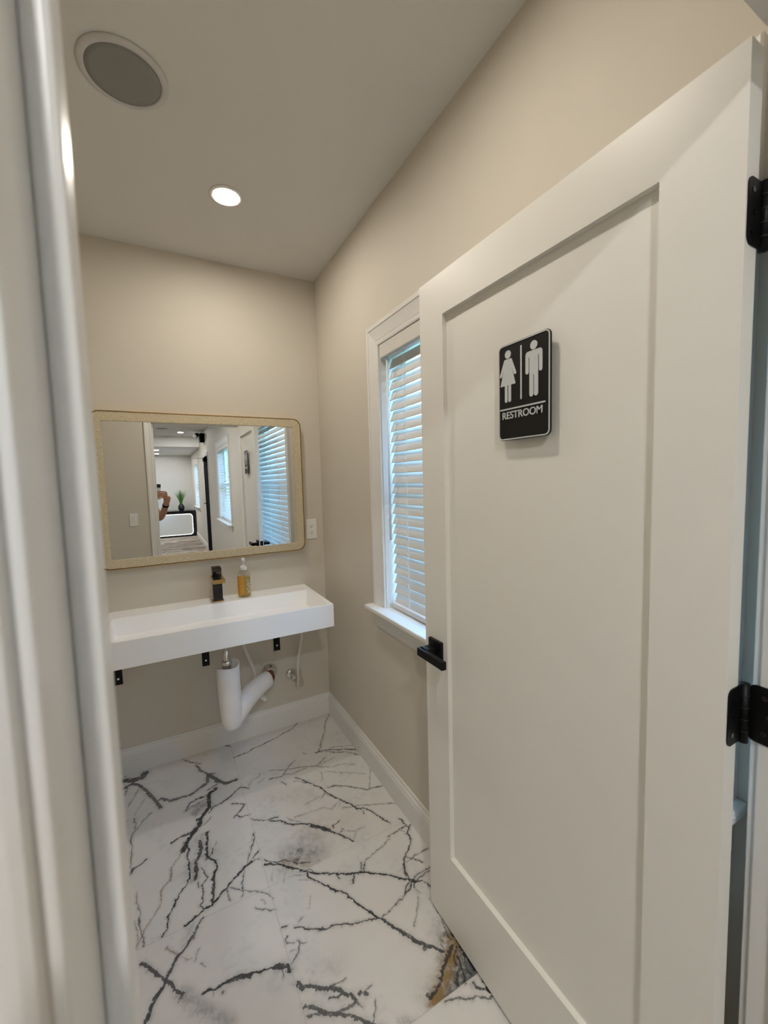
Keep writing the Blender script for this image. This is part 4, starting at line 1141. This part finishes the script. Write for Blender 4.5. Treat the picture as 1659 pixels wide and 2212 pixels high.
# fingers of the raised right hand: from the palm round the phone's edge onto its back; thumb behind the phone
lens_ = CAM
def ph(r, u, f): return lens_ + right * r + up * u + fwd * f
fv, fe, rt = [], [], []
for k, (u, reach) in enumerate(((-.066, .052), (-.085, .060), (-.104, .056), (-.122, .044))):
    b = len(fv); rt.append(b)
    k0 = Vector((-.806 - .001 * k, -.0, 0)); knuckle = Vector((-.812, -2.452, 1.392 - .0195 * k))
    chain = [Vector((-.808, -2.464, 1.350 - .008 * k)), knuckle, ph(.027, u, -.003), ph(.012, u + .002, .0042), ph(.015 - reach * .9, u + .004, .0030)]
    rad = [.0095, .0098, .0088, .0080, .0066]
    fv += [(*p, q) for p, q in zip(chain, rad)]; fe += [(b + i, b + i + 1) for i in range(4)]
b = len(fv); rt.append(b)
chain = [Vector((-.806, -2.480, 1.310)), Vector((-.812, -2.482, 1.345)), ph(.010, -.095, -.0285), ph(-.012, -.078, -.0275)]
fv += [(*p, q) for p, q in zip(chain, (.013, .0115, .0100, .0080))]; fe += [(b + i, b + i + 1) for i in range(3)]
skin('fingers', fv, fe, m_skin, body, roots=rt)
# fingers of the hanging left hand
fv, fe, rt = [], [], []
for k, dy in enumerate((.032, .012, -.008, -.027)):
    b = len(fv); rt.append(b)
    L = (.068, .076, .072, .056)[k]
    fv += [(-1.386, -2.73 + dy * .8, .79, .0095), (-1.384, -2.73 + dy, .755, .0095), (-1.380, -2.728 + dy, .755 - L * .5, .0085), (-1.370, -2.728 + dy, .755 - L, .0068)]
    fe += [(b + i, b + i + 1) for i in range(3)]
b = len(fv); rt.append(b)
fv += [(-1.386, -2.70, .825, .012), (-1.375, -2.672, .790, .0105), (-1.365, -2.660, .760, .0085)]; fe += [(b, b + 1), (b + 1, b + 2)]
skin('fingers', fv, fe, m_skin, body, roots=rt)
# head
bm = nb()
bmesh.ops.create_uvsphere(bm, u_segments=32, v_segments=24, radius=1)
hc = Vector((-1.168, -2.765, 1.625))
for v in bm.verts:
    x, y, z = v.co
    jaw = 1 - .32 * max(0, -z) ** 1.4
    v.co = Vector((x * .076 * jaw, y * .097 * (1 - .12 * max(0, -z)) + .008 * max(0, -z), z * .118)) + hc
    nx, nz = (v.co.x - hc.x), (v.co.z - hc.z)
    if y > .6:
        v.co.y += .020 * math.exp(-(nx / .013) ** 2 - ((nz + .022) / .020) ** 2)            # nose
        v.co.y -= .008 * (math.exp(-((abs(nx) - .031) / .014) ** 2 - ((nz - .006) / .012) ** 2))   # eye sockets
        v.co.y += .006 * math.exp(-(nx / .022) ** 2 - ((nz + .058) / .007) ** 2)            # lips
head = obj('head', bm, m_skin, person, smooth=True)
def blob(bm, c, rx, ry, rz, n=14):
    bmesh.ops.create_uvsphere(bm, u_segments=n, v_segments=n // 2 + 2, radius=1, matrix=Matrix.Translation(c) @ Matrix.Diagonal((rx, ry, rz, 1)))
    return bm
for s in (-1, 1):
    obj('eye', blob(nb(), hc + Vector((s * .031, .0745, .006)), .0125, .0120, .0090), m_white, head, smooth=True)
    obj('iris', blob(nb(), hc + Vector((s * .031, .0850, .006)), .0050, .0025, .0050), m_slot, head, smooth=True)
    obj('eyebrow', tube(nb(), [hc + Vector((s * .016, .0915, .025)), hc + Vector((s * .032, .089, .030)), hc + Vector((s * .047, .078, .026))], .0035, n=8), m_hair, head, smooth=True)
    bm = blob(nb(), hc + Vector((s * .078, -.004, -.004)), .009, .018, .031); blob(bm, hc + Vector((s * .083, .004, -.002)), .005, .009, .018)
    obj('ear', bm, m_skin, head, smooth=True)
obj('mouth', tube(nb(), spline([hc + Vector((-.022, .083, -.058)), hc + Vector((0, .094, -.0575)), hc + Vector((.022, .083, -.058))], 5), .0038, n=8), mat('lip_skin', (.30, .12, .09), .5, noise=.05), head, smooth=True)
bm = nb(); bmesh.ops.create_uvsphere(bm, u_segments=36, v_segments=26, radius=1)
rh = random.Random(2)
bmesh.ops.delete(bm, geom=[v for v in bm.verts if v.co.z < -.25 or (v.co.y > .35 and v.co.z < .48)], context='VERTS')
for v in bm.verts:
    v.co = Vector((v.co.x * .083, v.co.y * .104 - .004, v.co.z * .126 + .004)) * (1 + rh.uniform(-.012, .012)) + hc
obj('hair', bm, m_hair, head, smooth=True)
# clothes
SV = [(-1.17, -2.80, .80, (.165, .125)), (-1.17, -2.795, .92, (.172, .128)), (-1.17, -2.795, 1.08, (.158, .114)), (-1.17, -2.80, 1.25, (.165, .115)), (-1.17, -2.80, 1.385, (.118, .088)), (-1.17, -2.795, 1.43, .066),
      (*shr, .064), (*[a + (b - a) * .62 for a, b in zip(shr, ex)], .062), (-1.355, -2.80, 1.385, .064), (-1.386, -2.82, 1.20, .061)]
skin('shirt', SV, [(0, 1), (1, 2), (2, 3), (3, 4), (4, 5), (4, 6), (6, 7), (4, 8), (8, 9)], m_shirt, person, label='white short-sleeved shirt')
TV = [(-1.17, -2.80, 1.02, (.135, .098)), (-1.17, -2.80, .88, (.138, .098)), (-1.08, -2.80, .76, .094), (-1.07, -2.79, .50, .072), (-1.07, -2.82, .28, .066), (-1.07, -2.83, .075, .058),
      (-1.26, -2.80, .76, .094), (-1.27, -2.79, .50, .072), (-1.27, -2.82, .28, .066), (-1.27, -2.83, .075, .058)]
skin('trousers', TV, [(0, 1), (1, 2), (2, 3), (3, 4), (4, 5), (1, 6), (6, 7), (7, 8), (8, 9)], m_jeans, person, label='dark denim trousers')
for xs_ in (-1.07, -1.27):
    bm = nb()
    rings(bm, [[(xs_ + w * math.cos(a), -2.775 + l * math.sin(a) + o_, z) for a in [6.28319 * i / 24 for i in range(24)]] for z, w, l, o_ in ((.0005, .046, .128, 0), (.018, .049, .132, 0), (.045, .045, .120, -.006), (.075, .040, .075, -.042), (.10, .038, .052, -.055))])
    obj('shoe', bm, m_shoe, person, smooth=True)
wd = (Vector(wr) - Vector((-.846, -2.575, 1.185))).normalized()
wc = Vector(wr) - wd * .022
obj('watch', lathe(nb(), [(.0285, -.011), (.0315, -.011), (.0315, .011), (.0285, .011)], wc, wd, n=28), m_black, person, smooth=False, label='black wristwatch')
# phone: its lens is at the viewpoint
ph_t = thing('phone', ph(-.0235, -.15, -.012), 'black-topped phone held up by the person in the doorway', 'phone')
def PH(a, b, d): return ph(a, b, d)
obj('case', prism(nb(), rrect(-.0625, .0155, -.147, .013, .010), PH, -.0165, -.0075), m_silver, ph_t, bevel=.0015)
obj('camera_bar', prism(nb(), rrect(-.058, .0135, -.024, .0115, .008), PH, -.0078, -.0052), m_gloss, ph_t, bevel=.0006, label='black camera panel')
obj('screen', prism(nb(), rrect(-.0605, .0135, -.145, .011, .008), PH, -.0172, -.0164), m_gloss, ph_t)
